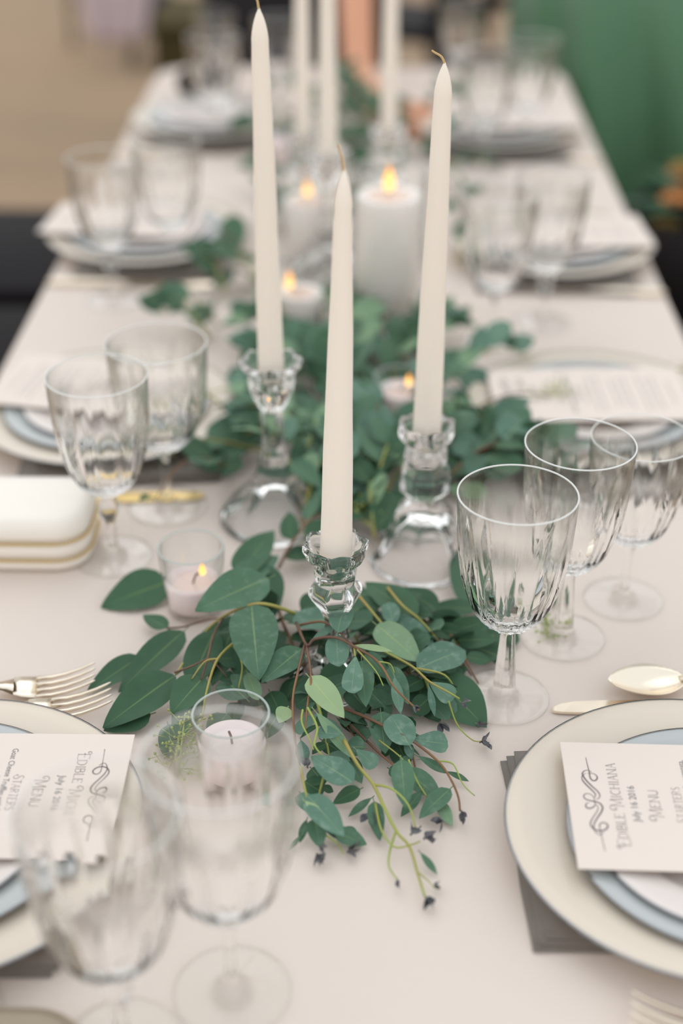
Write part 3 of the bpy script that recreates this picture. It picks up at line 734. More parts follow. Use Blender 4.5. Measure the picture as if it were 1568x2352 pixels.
# ------------------------------------------------------------------ cutlery (lies along local +x = working end)
def fork_parts():
    zc = lambda x: .0016+.008*math.exp(-((x-.115)/.030)**2)+(.0 if x < .15 else .010*((x-.15)/.04)**2*.8)
    hp = [(x, 0, zc(x)) for x in (0, .02, .045, .07, .09, .105, .118, .128, .136)]
    V, F = [], []
    wd = [.0085, .0080, .0055, .0038, .0030, .0028, .0032, .0060, .0105]
    for (x, y, z), w_ in zip(hp, wd):
        V += [(x, -w_, z), (x, 0, z+.0012), (x, w_, z), (x, 0, z-.0010)]
    for i in range(len(hp)-1):
        for k in range(4): F.append((i*4+k, i*4+(k+1) % 4, (i+1)*4+(k+1) % 4, (i+1)*4+k))
    F.append((3, 2, 1, 0))
    hv = (V, F)
    # palm
    V, F = [], []; xs = (.136, .142, .148, .154); ws = (.0105, .0125, .0130, .0130)
    for x, w_ in zip(xs, ws):
        for s in (0, 1):
            for y in (-1, -.5, 0, .5, 1): V.append((x, y*w_, zc(x)-(1-y*y)*.0015+(.0011 if s else 0)))
    for i in range(3):
        for k in range(4):
            a = i*10+k; F += [(a, a+10, a+11, a+1), (a+5, a+6, a+16, a+15)]
        F += [(i*10, i*10+5, i*10+15, i*10+10), (i*10+4, i*10+14, i*10+19, i*10+9)]
    F += [(30, 35, 36, 31), (31, 36, 37, 32), (32, 37, 38, 33), (33, 38, 39, 34), (0, 1, 6, 5), (1, 2, 7, 6), (2, 3, 8, 7), (3, 4, 9, 8)]
    palm = (V, F); tines = []
    for y in (-.0114, -.0038, .0038, .0114):
        pts = [(.153+.046*t, y, zc(.153+.046*t)+.0004) for t in (0, .25, .5, .75, .92, 1)]
        v, f = tube(pts, [.0019, .0017, .0015, .0013, .0010, .0005], 6); tines.append((v, f))
    return hv, palm, tines
FK = None
def fork(x, y, z, ang, label, s=1):
    global FK
    o = thing('fork', (x, y, TZ+z), label, 'fork', 'silver forks', ang)
    if FK is None:
        h, p_, t = fork_parts()
        FK = [mesh('handle', *h, CUTL, o).data, mesh('fork_head', *p_, CUTL, o).data]+[mesh('tine', *q, CUTL, o).data for q in t]
    else:
        for n_, me in zip(['handle', 'fork_head']+['tine']*4, FK): link_mesh(n_, me, o)
    o.scale = (s,)*3; return o
def put_end(fn, tip, ang, L, z, label, **k):
    return fn(tip[0]-math.cos(ang)*L, tip[1]-math.sin(ang)*L, z, ang, label, **k)
t_ = w2(219, 1548, .012); put_end(fork, t_, math.radians(10), .199, .0006, 'silver fork on the left lying farther from the plate')
t_ = w2(257, 1594, .012); put_end(fork, t_, math.radians(12), .199, .0006, 'silver fork partly under the near left charger')
def knife(x, y, z, ang, label, m=CUTL):
    o = thing('table_knife', (x, y, TZ+z), label, 'knife', 'silver knives', ang)
    prof = [(.105, -.004, .007), (.12, -.0085, .007), (.15, -.0095, .007), (.18, -.0095, .0068), (.20, -.0085, .0062), (.211, -.006, .0055), (.217, -.002, .0045), (.219, .001, .003)]
    V, F = [], []
    for i, (X, a, b) in enumerate(prof): V += [(X, a, .0018), (X, b, .0030), (X, b, .0008), (X, a, .0014)]
    for i in range(len(prof)-1):
        for k in range(4): F.append((i*4+k, (i+1)*4+k, (i+1)*4+(k+1) % 4, i*4+(k+1) % 4))
    F += [(0, 1, 2, 3), tuple(4*(len(prof)-1)+k for k in (3, 2, 1, 0))]
    mesh('blade', V, F, m, o, False)
    mesh('handle', *tube([(0, 0, .004), (.01, 0, .004), (.05, 0, .0042), (.09, 0, .0036), (.106, 0, .0026)], [.003, .0052, .0045, .0036, .0024], 10), m, o)
    return o
t_ = w2(1266, 1626, .003); put_end(knife, t_, PI-math.radians(-2), .219, .0006, 'silver knife with its rounded tip by the near right charger')
def spoon(x, y, z, ang, label):
    o = thing('spoon', (x, y, TZ+z), label, 'spoon', 'silver spoons', ang)
    V, F = [], []; nu, nv = 14, 10
    for s in (0, 1):
        for i in range(nu+1):
            t = i/nu
            for j in range(nv+1):
                v_ = j/nv*2-1; wd = .0205*(math.sin(PI*min(1, t*.98+.012))**.62)*(1.05-.18*t)
                dep = .0085*(1-v_*v_)*math.sin(PI*t)**.8
                V.append((.135+.062*t, v_*wd, .0105+.003*t-dep-(.0010 if s else 0)))
    n1 = (nu+1)*(nv+1)
    for i in range(nu):
        for j in range(nv):
            a = i*(nv+1)+j; F += [(a, a+nv+1, a+nv+2, a+1), (n1+a, n1+a+1, n1+a+nv+2, n1+a+nv+1)]
    edge = list(range(nv+1))+[i*(nv+1)+nv for i in range(1, nu+1)]+[nu*(nv+1)+j for j in range(nv-1, -1, -1)]+[i*(nv+1) for i in range(nu-1, 0, -1)]
    for a, b in zip(edge, edge[1:]+edge[:1]): F.append((a, b, n1+b, n1+a))
    mesh('spoon_bowl', V, F, CUTL, o)
    V, F = [], []
    hp = [(0, .0085, .0022), (.03, .0070, .003), (.06, .0042, .005), (.09, .0030, .009), (.115, .0026, .0125), (.130, .0030, .0112), (.140, .0042, .0092)]
    for x_, w_, z_ in hp: V += [(x_, -w_, z_), (x_, 0, z_+.0014), (x_, w_, z_), (x_, 0, z_-.0012)]
    for i in range(len(hp)-1):
        for k in range(4): F.append((i*4+k, i*4+(k+1) % 4, (i+1)*4+(k+1) % 4, (i+1)*4+k))
    F += [(3, 2, 1, 0), tuple(4*(len(hp)-1)+k for k in range(4))]
    mesh('handle', V, F, CUTL, o)
    return o
t_ = w2(1396, 1572, .010); put_end(spoon, t_, PI-math.radians(-8), .197, .0008, 'silver spoon lying above the knife at the right')
t_ = w2(1445, 2318, .012); put_end(fork, t_, PI-math.radians(14), .199, .0006, 'fork at the lower right corner, below the near right charger')
t_ = w2(1450, 2350, .012); put_end(fork, t_, PI-math.radians(16), .199, .0006, 'second fork cut off by the lower right corner')
t_ = w2(468, 1138, .003); put_end(knife, t_, math.radians(2), .219, .0006, 'blurred gilt knife between the clutch and the left goblets', m=GOLD)
t_ = (.178, w2(1400, 838, .01)[1]); put_end(spoon, t_, PI-math.radians(-4), .197, .0008, 'blurred spoon beyond the middle right charger')
t_ = (.158, w2(1180, 650, .01)[1]); put_end(knife, t_, PI-math.radians(4), .219, .0006, 'blurred knife near the third right charger')
t_ = (-.192, w2(390, 640, .01)[1]); put_end(knife, t_, math.radians(0), .219, .0006, 'blurred knife before the third left charger')
t_ = (.158, w2(1180, 350, .01)[1]); put_end(knife, t_, PI-math.radians(6), .219, .0006, 'far blurred knife before the farthest right charger')
t_ = (-.192, w2(520, 340, .01)[1]); put_end(knife, t_, math.radians(0), .219, .0006, 'far blurred knife before the farthest left charger')
t_ = (-.21, w2(210, 855, .01)[1]); put_end(spoon, t_, math.radians(4), .197, .0008, 'blurred spoon beyond the middle left charger')

# ------------------------------------------------------------------ clutch purse and tan pouch
def rounded_slab(x0, x1, y0, y1, r, rings):
    """rings: (inset, z)"""
    V, F = [], []
    base = rrect(x0, x1, y0, y1, r)
    n = len(base); cx, cy = (x0+x1)/2, (y0+y1)/2
    for ins, z in rings:
        for x, y in base:
            ix = min(max(x, x0+r), x1-r); iy = min(max(y, y0+r), y1-r); v_ = Vector((x-ix, y-iy)); v_ = v_.normalized() if v_.length > 1e-6 else Vector((0, 0))
            V.append((x-v_.x*ins, y-v_.y*ins, z))
    for k in range(len(rings)-1):
        for i in range(n):
            j = (i+1) % n; F.append((k*n+i, k*n+j, (k+1)*n+j, (k+1)*n+i))
    F += [tuple(range(n-1, -1, -1)), tuple(range((len(rings)-1)*n, len(rings)*n))]
    return V, F
pc = P(205, 1296, 0.006); pb = P(215, 1118, .052)
x1c = pc.x; y0c = P(90, 1306, .006).y; y1c = pb.y+.026
ch = thing('clutch_purse', (x1c-.09, (y0c+y1c)/2, TZ+.0005), 'cream padded clutch with two rows of gold beading at the left edge', 'purse')
hx, hy = .09, (y1c-y0c)/2
v, f = rounded_slab(-hx-.02, hx, -hy, hy, .030, [(.010, 0), (.003, .002), (0, .007), (.001, .0115), (.004, .0125), (.0045, .0135), (.001, .0155), (0, .022), (.001, .0285), (.004, .0295), (.0045, .0305), (.001, .0325), (.0, .038), (.001, .044), (.004, .049), (.012, .0515), (.026, .052)])
mesh('body', v, f, PURSE, ch)
for zz in (.013, .030):
    loop = rrect(-hx-.02, hx, -hy, hy, .030); pts = []
    for i in range(len(loop)):
        a, b = loop[i], loop[(i+1) % len(loop)]; m_ = max(1, int(math.dist(a, b)/.0030))
        for k in range(m_): pts.append((a[0]+(b[0]-a[0])*k/m_, a[1]+(b[1]-a[1])*k/m_))
    sph = lathe([(0, -.0016), (.0013, -.0009), (.0018, 0), (.0013, .0009), (0, .0016)], 6)
    zz_ = join(*[move(sph, Matrix.Translation((x, y, zz))) for x, y in pts])
    bead = mesh('gold_beading', *zz_, GOLD, ch); bead['kind'] = 'stuff'
tp = P(95, 2312, .01)
tpo = thing('leather_pouch', (tp.x-.030, tp.y-.055, TZ+.0005), 'tan leather pouch rounded at the top, at the bottom left corner', 'pouch')
v, f = rounded_slab(-.08, .066, -.05, .056, .040, [(.006, 0), (.001, .002), (0, .006), (.002, .010), (.008, .013), (.02, .014)]); mesh('body', v, f, TAN, tpo)
loop = rrect(-.074, .060, -.044, .050, .034)
mesh('stitched_seam', *tube([(x, y, .0135) for x, y in loop]+[(loop[0][0], loop[0][1], .0135)], .0007, 5), TAN, tpo)

# ------------------------------------------------------------------ greenery
def leaf_profile(kind, t):
    if kind == 'ovate': return 2.47*(t**.50)*((1-t)**.88)*1.0
    if kind == 'round': return (max(0, 1-(2*t-1)**2))**.5*(1-.10*(1-t))
    if kind == 'spat': return 2.24*(t**1.05)*((1-t)**.36)
    return (math.sin(PI*t))**.9
def leaf_vf(L, W, kind='ovate', cup_=.18, droop=0, twist=0, sway=0, nx=11, ny=4, pet=.12):
    """leaf along +x from the origin, width along y, normal +z"""
    V, F, UV = [], [], []
    for i in range(nx+1):
        t = i/nx; tt = .004+.992*t
        w_ = leaf_profile(kind, tt)*W/2
        x = L*t; zc = -droop*L*t*t; yc = sway*L*math.sin(PI*t*.9)
        tw = twist*t
        for j in range(ny+1):
            v_ = (j/ny*2-1); y = v_*w_; z = abs(v_)*w_*cup_ + .03*W*math.sin(t*9+v_*2)*abs(v_)
            c, s = math.cos(tw), math.sin(tw)
            V.append(Vector((x, yc+y*c-z*s, zc+y*s+z*c))); UV.append((t, v_))
    for i in range(nx):
        for j in range(ny):
            a = i*(ny+1)+j; F.append((a, a+ny+1, a+ny+2, a+1))
    if pet:
        n0 = len(V); r = max(.00045, W*.014); pl = L*pet
        for x in (-pl, L*.03):
            for k in range(3):
                q = 2*PI*k/3; V.append(Vector((x, r*math.cos(q), r*math.sin(q)-r))); UV.append((0, 0))
        for k in range(3):
            k2 = (k+1) % 3; F.append((n0+k, n0+k2, n0+3+k2, n0+3+k))
    return V, F, UV
def frame(base, axis, nrm):
    x = axis.normalized(); y = nrm.cross(x)
    if y.length < 1e-3: y = Vector((0, 1, 0)).cross(x)
    y.normalize(); z = x.cross(y)
    M = Matrix((x, y, z)).transposed().to_4x4(); M.translation = base; return M
def hand_leaf(root, bx, by, tx, ty, wpx, kind='ovate', zb=.03, zt=.015, m='dark', roll=0, droop=.05, twist=0, cupv=.18, label=None, sway=0):
    b, t = P(bx, by, zb), P(tx, ty, zt); ax = t-b; L = ax.length; mid = (b+t)/2
    n = (Vector((0, 0, 1))*.75 + (CAMP-mid).normalized()*.6).normalized()
    n = (n-ax.normalized()*n.dot(ax.normalized())).normalized()
    if roll: n = Matrix.Rotation(roll, 3, ax.normalized()) @ n
    side = n.cross(ax.normalized())
    # seen width of one metre of side vector
    d = depth(mid); sx, sy = side.dot(_r), side.dot(_u); axp = Vector((ax.dot(_r), ax.dot(_u))).normalized()
    seen = abs(sx*axp.y-sy*axp.x); W = 1.08*wpx*d/FPX/max(.45, seen)
    V, F, UV = leaf_vf(L, W, kind, cupv, droop, twist, sway)
    M = frame(b-root.location, ax, n)
    V = [M @ (v+Vector((0, 0, droop*L*(v.x/L)**2*0 + droop*L*(v.x/L)))) if droop else M @ v for v in V]
    zmin = .0012+TZ-root.location.z
    V = [Vector((v.x, v.y, max(v.z, zmin))) for v in V]
    o = mesh('leaf', V, F, LEAFM[m], root, True, uv=UV)
    if label: o['label'] = label
    return o
def hand_stem(root, pts, z, r=.0011, m=None, name='stem', r1=None):
    zs = z if isinstance(z, (list, tuple)) else [z]*len(pts)
    q = smooth_path([P(a, b, zz)-root.location for (a, b), zz in zip(pts, zs)], 5)
    n = len(q); r1 = r1 or r*.55
    return mesh(name, *tube(q, [r+(r1-r)*i/n for i in range(n)], 6), m or STEM_GRN, root)
def sprig(px, py, label, cat='eucalyptus sprig', group=None):
    p = P(px, py, .02); return thing('eucalyptus_sprig', (p.x, p.y, TZ+.001), label, cat, group or 'eucalyptus sprigs along the table')
def seeds(root, px, py, z, n=40, spread=.012, down=.030, R=R_):
    """branching seed cluster hanging/lying from a point"""
    vf = []; p0 = P(px, py, z)-root.location
    sph = lathe([(0, -.0013), (.0010, -.0006), (.0011, .0004), (.0004, .0014), (0, .0016)], 6)
    for i in range(n):
        t = R.random(); c = p0+Vector((R.gauss(0, spread*.35), -down*t, -z*.7*t)); e = c+Vector((R.gauss(0, spread*.45), R.gauss(0, spread*.4), R.uniform(0, .006)))
        c.z = max(c.z, .002); e.z = max(e.z, .002)
        vf.append(tube([c, e], .0003, 4)); vf.append(move(sph, Matrix.Translation(e) @ Matrix.Rotation(R.random()*3, 4, 'X')))
    vf.append(tube([p0, p0+Vector((0, -down, -z*.7+.002))], .0006, 5))
    o = mesh('seed_cluster', *join(*vf), SEEDM, root); o['kind'] = 'stuff'; return o
def dried(root, px, py, z, R=R_, n=4, s=1.0, ang=-1.2):
    """shrivelled dark tip leaves"""
    for i in range(n):
        a = ang+R.uniform(-.9, .9); L = R.uniform(12, 24)*s
        hand_leaf(root, px, py, px+math.cos(a)*L, py-math.sin(a)*L, R.uniform(4, 8)*s, 'blade', z, max(.003, z+R.uniform(-.004, .006)), 'dry', R.uniform(-1, 1), R.uniform(-.3, .3), R.uniform(-1.5, 1.5), .5)

# --- A: broad-leaved branch on the left
A = sprig(560, 1420, 'broad-leaved eucalyptus branch fanning left from the middle candlestick')
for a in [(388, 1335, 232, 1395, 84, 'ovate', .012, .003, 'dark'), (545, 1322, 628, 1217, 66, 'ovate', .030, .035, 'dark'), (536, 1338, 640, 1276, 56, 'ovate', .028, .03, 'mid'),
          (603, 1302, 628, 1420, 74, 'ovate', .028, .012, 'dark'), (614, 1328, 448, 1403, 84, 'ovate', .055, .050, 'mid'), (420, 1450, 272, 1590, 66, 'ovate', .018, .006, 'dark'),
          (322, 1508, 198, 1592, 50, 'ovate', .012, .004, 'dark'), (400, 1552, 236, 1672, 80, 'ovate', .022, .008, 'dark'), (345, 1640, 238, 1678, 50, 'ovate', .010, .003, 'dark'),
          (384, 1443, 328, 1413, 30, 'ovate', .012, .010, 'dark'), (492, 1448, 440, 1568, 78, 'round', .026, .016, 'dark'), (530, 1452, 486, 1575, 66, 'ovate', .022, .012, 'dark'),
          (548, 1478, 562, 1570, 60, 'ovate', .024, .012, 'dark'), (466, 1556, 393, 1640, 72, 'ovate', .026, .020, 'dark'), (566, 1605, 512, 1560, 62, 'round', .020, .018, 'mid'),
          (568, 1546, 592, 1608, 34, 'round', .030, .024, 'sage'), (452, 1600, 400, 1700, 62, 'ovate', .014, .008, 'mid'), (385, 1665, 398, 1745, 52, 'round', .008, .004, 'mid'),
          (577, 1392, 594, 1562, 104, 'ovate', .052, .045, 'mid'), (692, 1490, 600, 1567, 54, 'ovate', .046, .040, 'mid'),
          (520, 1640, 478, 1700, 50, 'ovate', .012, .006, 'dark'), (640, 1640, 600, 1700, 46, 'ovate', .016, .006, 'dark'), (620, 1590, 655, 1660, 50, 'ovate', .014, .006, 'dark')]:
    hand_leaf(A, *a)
hand_stem(A, [(700, 1420), (640, 1395), (583, 1388), (510, 1418), (455, 1470), (405, 1548)], [.03, .05, .052, .03, .022, .022], .0016, STEM_GRN)
hand_stem(A, [(512, 1420), (490, 1460), (477, 1512), (462, 1562)], [.032, .034, .034, .028], .0011, STEM_RED)
hand_stem(A, [(545, 1470), (500, 1513), (475, 1585), (464, 1650)], [.036, .038, .034, .02], .0012, STEM_GRN)
hand_stem(A, [(500, 1513), (470, 1520), (440, 1560)], [.038, .036, .028], .0008, STEM_GRN)
hand_stem(A, [(535, 1480), (556, 1525), (548, 1580)], [.036, .036, .024], .0009, STEM_GRN)
hand_stem(A, [(400, 1545), (440, 1530), (478, 1512)], [.024, .028, .034], .0009, STEM_RED)
hand_stem(A, [(478, 1512), (500, 1530), (520, 1555)], [.034, .03, .024], .0008, STEM_RED)
hand_stem(A, [(383, 1443), (420, 1440), (470, 1425), (508, 1420)], [.012, .016, .024, .03], .0009, STEM_RED)
seeds(A, 425, 1640, .022, 60, .016, .052)
seeds(A, 410, 1690, .010, 26, .020, .030)
# --- B: broad leaves on the right, behind
B = sprig(1000, 1460, 'broad-leaved eucalyptus branch spreading right beneath the sharp goblet')
for a in [(1004, 1560, 1117, 1672, 96, 'ovate', .018, .003, 'dark'), (1048, 1582, 948, 1578, 58, 'ovate', .016, .012, 'dark'), (885, 1425, 998, 1482, 56, 'ovate', .030, .024, 'blue'),
          (866, 1436, 966, 1522, 62, 'ovate', .042, .034, 'sage'), (902, 1432, 892, 1384, 42, 'round', .036, .040, 'blue'), (958, 1536, 1064, 1492, 62, 'round', .034, .030, 'blue'),
          (984, 1566, 1041, 1606, 40, 'spat', .036, .028, 'blue'), (984, 1574, 998, 1646, 15, 'blade', .036, .022, 'blue'), (1092, 1398, 976, 1396, 34, 'ovate', .012, .006, 'dark'),
          (1100, 1405, 1042, 1260, 72, 'ovate', .010, .018, 'dark'), (1152, 1510, 1020, 1460, 52, 'ovate', .010, .005, 'dark'), (1126, 1395, 1136, 1525, 74, 'ovate', .010, .004, 'dark'),
          (1118, 1455, 1192, 1472, 52, 'round', .008, .005, 'dark'), (1292, 1350, 1260, 1392, 28, 'ovate', .006, .004, 'dark'), (956, 1412, 838, 1338, 60, 'ovate', .034, .036, 'dark'),
          (1002, 1400, 920, 1350, 50, 'ovate', .020, .024, 'dark'), (940, 1490, 990, 1535, 46, 'round', .024, .020, 'mid'), (1010, 1530, 1066, 1600, 60, 'ovate', .012, .006, 'dark'),
          (960, 1590, 1010, 1660, 56, 'ovate', .010, .004, 'dark'), (1060, 1480, 1020, 1540, 46, 'round', .015, .01, 'mid')]:
    hand_leaf(B, *a)
hand_stem(B, [(815, 1358), (850, 1400), (885, 1442)], [.045, .043, .040], .0015, STEM_GRN)
hand_stem(B, [(890, 1350), (925, 1392), (965, 1425), (1005, 1470)], [.040, .040, .032, .026], .0014, STEM_GRN)
hand_stem(B, [(880, 1495), (945, 1530), (985, 1565), (1030, 1590), (1055, 1605)], [.036, .038, .038, .034, .03], .0011, STEM_GRN)
hand_stem(B, [(955, 1535), (1020, 1550), (1048, 1590)], [.036, .034, .02], .0009, STEM_GRN)
hand_stem(B, [(1030, 1610), (1050, 1665), (1085, 1700), (1110, 1702)], [.03, .012, .006, .006], .0007, STEM_GRN)
hand_stem(B, [(1000, 1560), (1060, 1640), (1100, 1665)], [.018, .006, .005], .0007, STEM_GRN)
dried(B, 1105, 1703, .006, n=6, ang=0, s=1.3); dried(B, 1098, 1668, .008, n=4, ang=.5); dried(B, 1060, 1615, .03, n=5, ang=-.2); dried(B, 1010, 1660, .014, n=6, ang=-1.4, s=1.3)
seeds(B, 1250, 1418, .006, 30, .013, .026)
# --- C: sprig draped over the front of the candlestick
Cc = sprig(790, 1500, 'round-leaved eucalyptus sprig arching over the base of the middle candlestick')
for a in [(775, 1452, 791, 1384, 54, 'round', .062, .070, 'blue'), (772, 1458, 776, 1531, 54, 'round', .058, .048, 'blue'), (768, 1436, 714, 1474, 15, 'blade', .056, .05, 'blue'),
          (768, 1424, 672, 1424, 46, 'round', .040, .040, 'blue'), (816, 1505, 807, 1592, 46, 'spat', .056, .048, 'blue'), (830, 1518, 840, 1624, 48, 'ovate', .050, .036, 'mid'),
          (895, 1532, 938, 1618, 40, 'ovate', .044, .034, 'mid'), (812, 1482, 902, 1496, 13, 'blade', .058, .056, 'pale'), (840, 1500, 890, 1560, 34, 'ovate', .045, .036, 'mid'),
          (905, 1555, 920, 1640, 26, 'blade', .045, .03, 'blue'), (720, 1395, 690, 1440, 40, 'round', .034, .03, 'dark'), (745, 1385, 735, 1430, 38, 'round', .04, .03, 'sage')]:
    hand_leaf(Cc, *a)
hand_stem(Cc, [(680, 1430), (704, 1482), (722, 1468), (770, 1464), (811, 1484), (868, 1520), (905, 1578), (945, 1618), (962, 1632)], [.04, .05, .056, .060, .059, .054, .048, .042, .04], .0013, STEM_RED)
hand_stem(Cc, [(690, 1435), (740, 1428), (775, 1450), (812, 1484)], [.045, .056, .060, .059], .0011, STEM_RED)
hand_stem(Cc, [(820, 1492), (862, 1540), (880, 1575)], [.058, .05, .045], .0007, STEM_GRN)
hand_stem(Cc, [(813, 1486), (815, 1507)], [.058, .056], .0008, STEM_GRN)
hand_stem(Cc, [(868, 1520), (895, 1525), (905, 1545)], [.054, .05, .045], .0007, STEM_GRN)
dried(Cc, 950, 1622, .042, n=5, ang=-1.0)
# --- D: centre sprig toward the viewer
D = sprig(850, 1700, 'long eucalyptus sprig reaching toward the viewer right of the front goblet')
for a in [(711, 1556, 790, 1650, 54, 'ovate', .052, .044, 'pale'), (726, 1636, 812, 1744, 28, 'blade', .044, .018, 'sage'), (784, 1688, 730, 1681, 27, 'spat', .034, .034, 'blue'),
          (874, 1636, 884, 1731, 56, 'ovate', .026, .014, 'mid'), (940, 1712, 897, 1644, 64, 'round', .022, .028, 'blue'), (942, 1699, 1028, 1709, 40, 'spat', .022, .016, 'blue'),
          (931, 1700, 946, 1745, 20, 'blade', .022, .012, 'blue'), (838, 1716, 796, 1716, 40, 'round', .018, .016, 'mid'), (816, 1720, 863, 1761, 34, 'spat', .022, .014, 'blue'),
          (810, 1797, 714, 1737, 52, 'ovate', .026, .028, 'blue'), (961, 1737, 1026, 1777, 18, 'blade', .018, .008, 'mid'), (921, 1746, 931, 1857, 50, 'ovate', .026, .016, 'mid'),
          (930, 1772, 1014, 1834, 46, 'ovate', .012, .004, 'mid'), (1026, 1772, 1077, 1795, 12, 'blade', .008, .006, 'mid'), (1032, 1812, 962, 1880, 36, 'ovate', .012, .008, 'mid'),
          (1008, 1842, 1038, 1898, 28, 'ovate', .006, .003, 'sage'), (970, 1815, 920, 1876, 24, 'blade', .010, .004, 'mid'), (826, 1812, 764, 1846, 30, 'ovate', .012, .005, 'dark'),
          (853, 1832, 800, 1876, 16, 'blade', .010, .004, 'mid'), (858, 1842, 872, 1932, 36, 'ovate', .014, .006, 'mid'), (965, 1958, 1004, 2009, 15, 'blade', .010, .003, 'mid'),
          (800, 1580, 850, 1640, 50, 'ovate', .020, .010, 'dark'), (850, 1590, 900, 1640, 44, 'ovate', .022, .012, 'mid'), (790, 1640, 840, 1690, 46, 'ovate', .010, .004, 'dark'),
          (740, 1700, 800, 1740, 40, 'ovate', .012, .006, 'dark'), (900, 1700, 880, 1740, 30, 'ovate', .008, .004, 'dark'), (800, 1740, 830, 1800, 36, 'ovate', .012, .008, 'mid'), (894, 1765, 942, 1790, 30, 'ovate', .008, .005, 'dark')]:
    hand_leaf(D, *a)
hand_stem(D, [(770, 1620), (835, 1645), (905, 1680), (942, 1698), (1005, 1748), (1035, 1790), (1052, 1830), (1056, 1862)], [.026, .026, .024, .023, .018, .012, .008, .006], .0013, STEM_RED)
hand_stem(D, [(1005, 1748), (1040, 1755), (1062, 1800), (1090, 1828)], [.018, .014, .010, .006], .0007, STEM_GRN)
hand_stem(D, [(790, 1650), (850, 1710), (885, 1742), (918, 1768)], [.014, .014, .012, .01], .0012, STEM_RED)
hand_stem(D, [(790, 1700), (822, 1758), (857, 1802), (885, 1860), (912, 1912), (940, 1945), (960, 2010), (975, 2058)], [.03, .026, .022, .018, .014, .012, .008, .006], .0015, STEM_GRN)
hand_stem(D, [(857, 1802), (900, 1812), (938, 1850), (955, 1905)], [.022, .024, .020, .014], .0010, STEM_GRN)
hand_stem(D, [(862, 1845), (875, 1905), (905, 1945), (945, 1940), (965, 1932)], [.014, .012, .012, .013, .014], .0009, STEM_GRN)
hand_stem(D, [(908, 1910), (895, 1955), (893, 1990), (912, 2020)], [.014, .008, .005, .004], .0009, STEM_GRN)
hand_stem(D, [(938, 1745), (955, 1790), (980, 1830)], [.02, .014, .01], .0009, STEM_GRN)
hand_stem(D, [(870, 1700), (925, 1745), (918, 1770)], [.02, .022, .02], .0006, STEM_GRN)
hand_stem(D, [(962, 2005), (985, 2025), (998, 2040)], [.008, .006, .005], .0006, STEM_GRN)
dried(D, 978, 2062, .006, n=7, ang=-1.2, s=1.4); dried(D, 912, 2020, .005, n=2, ang=-.9, s=1.2); dried(D, 1060, 1864, .008, n=5, ang=-1.3, s=1.4); dried(D, 945, 1915, .014, n=6, ang=1.2, s=1.3)
dried(D, 975, 1925, .014, n=5, ang=.2, s=1.4); dried(D, 850, 1865, .008, n=5, ang=-1.7, s=1.7); dried(D, 1015, 1885, .005, n=5, ang=-2.6, s=1.4); dried(D, 998, 2035, .005, n=3, ang=.3)
# --- E: sprig ending just right of the front goblet
Ee = sprig(730, 1850, 'small-leaved eucalyptus sprig just right of the front goblet')
for a in [(707, 1829, 790, 1922, 54, 'ovate', .026, .018, 'blue'), (770, 1912, 843, 1940, 34, 'ovate', .010, .004, 'mid'), (745, 1903, 797, 1926, 20, 'blade', .008, .004, 'dark'),
          (722, 1880, 736, 1948, 42, 'ovate', .014, .006, 'mid'), (704, 1882, 688, 1936, 18, 'blade', .012, .004, 'mid'), (692, 1918, 663, 1956, 9, 'blade', .008, .003, 'mid'),
          (690, 1822, 712, 1868, 34, 'ovate', .018, .014, 'blue'), (700, 1795, 742, 1822, 46, 'round', .014, .008, 'dark'), (738, 1806, 766, 1819, 16, 'blade', .008, .004, 'dark'),
          (715, 1765, 745, 1800, 50, 'round', .016, .012, 'dark'), (690, 1700, 700, 1760, 30, 'blade', .02, .014, 'blue'), (660, 1625, 640, 1660, 36, 'ovate', .036, .03, 'pale'),
          (790, 1900, 822, 1912, 12, 'blade', .01, .006, 'mid'), (700, 1840, 745, 1880, 18, 'blade', .026, .02, 'pale')]:
    hand_leaf(Ee, *a)
hand_stem(Ee, [(700, 1480), (685, 1540), (672, 1610), (678, 1700), (690, 1760)], [.048, .046, .042, .034, .028], .0011, STEM_RED)
hand_stem(Ee, [(704, 1482), (714, 1555), (706, 1620), (700, 1680)], [.05, .052, .044, .036], .0011, STEM_RED)
hand_stem(Ee, [(706, 1625), (728, 1670), (722, 1710), (740, 1735)], [.044, .038, .034, .028], .0010, STEM_GRN)
hand_stem(Ee, [(695, 1630), (693, 1660), (712, 1700), (720, 1722)], [.044, .040, .034, .03], .0008, STEM_GRN)
hand_stem(Ee, [(690, 1760), (702, 1822), (722, 1880), (726, 1940)], [.028, .026, .014, .006], .0010, STEM_GRN)
hand_stem(Ee, [(745, 1775), (732, 1825)], [.02, .01], .0010, STEM_GRN)
hand_stem(Ee, [(740, 1913), (775, 1938), (788, 1962)], [.01, .006, .004], .0008, STEM_GRN)
dried(Ee, 728, 1962, .006, n=6, ang=-1.3, s=1.4); dried(Ee, 800, 1955, .004, n=5, ang=.1, s=1.8); dried(Ee, 735, 1945, .008, n=3, ang=-.4); dried(Ee, 705, 1760, .02, n=5, ang=1.6, s=1.2)

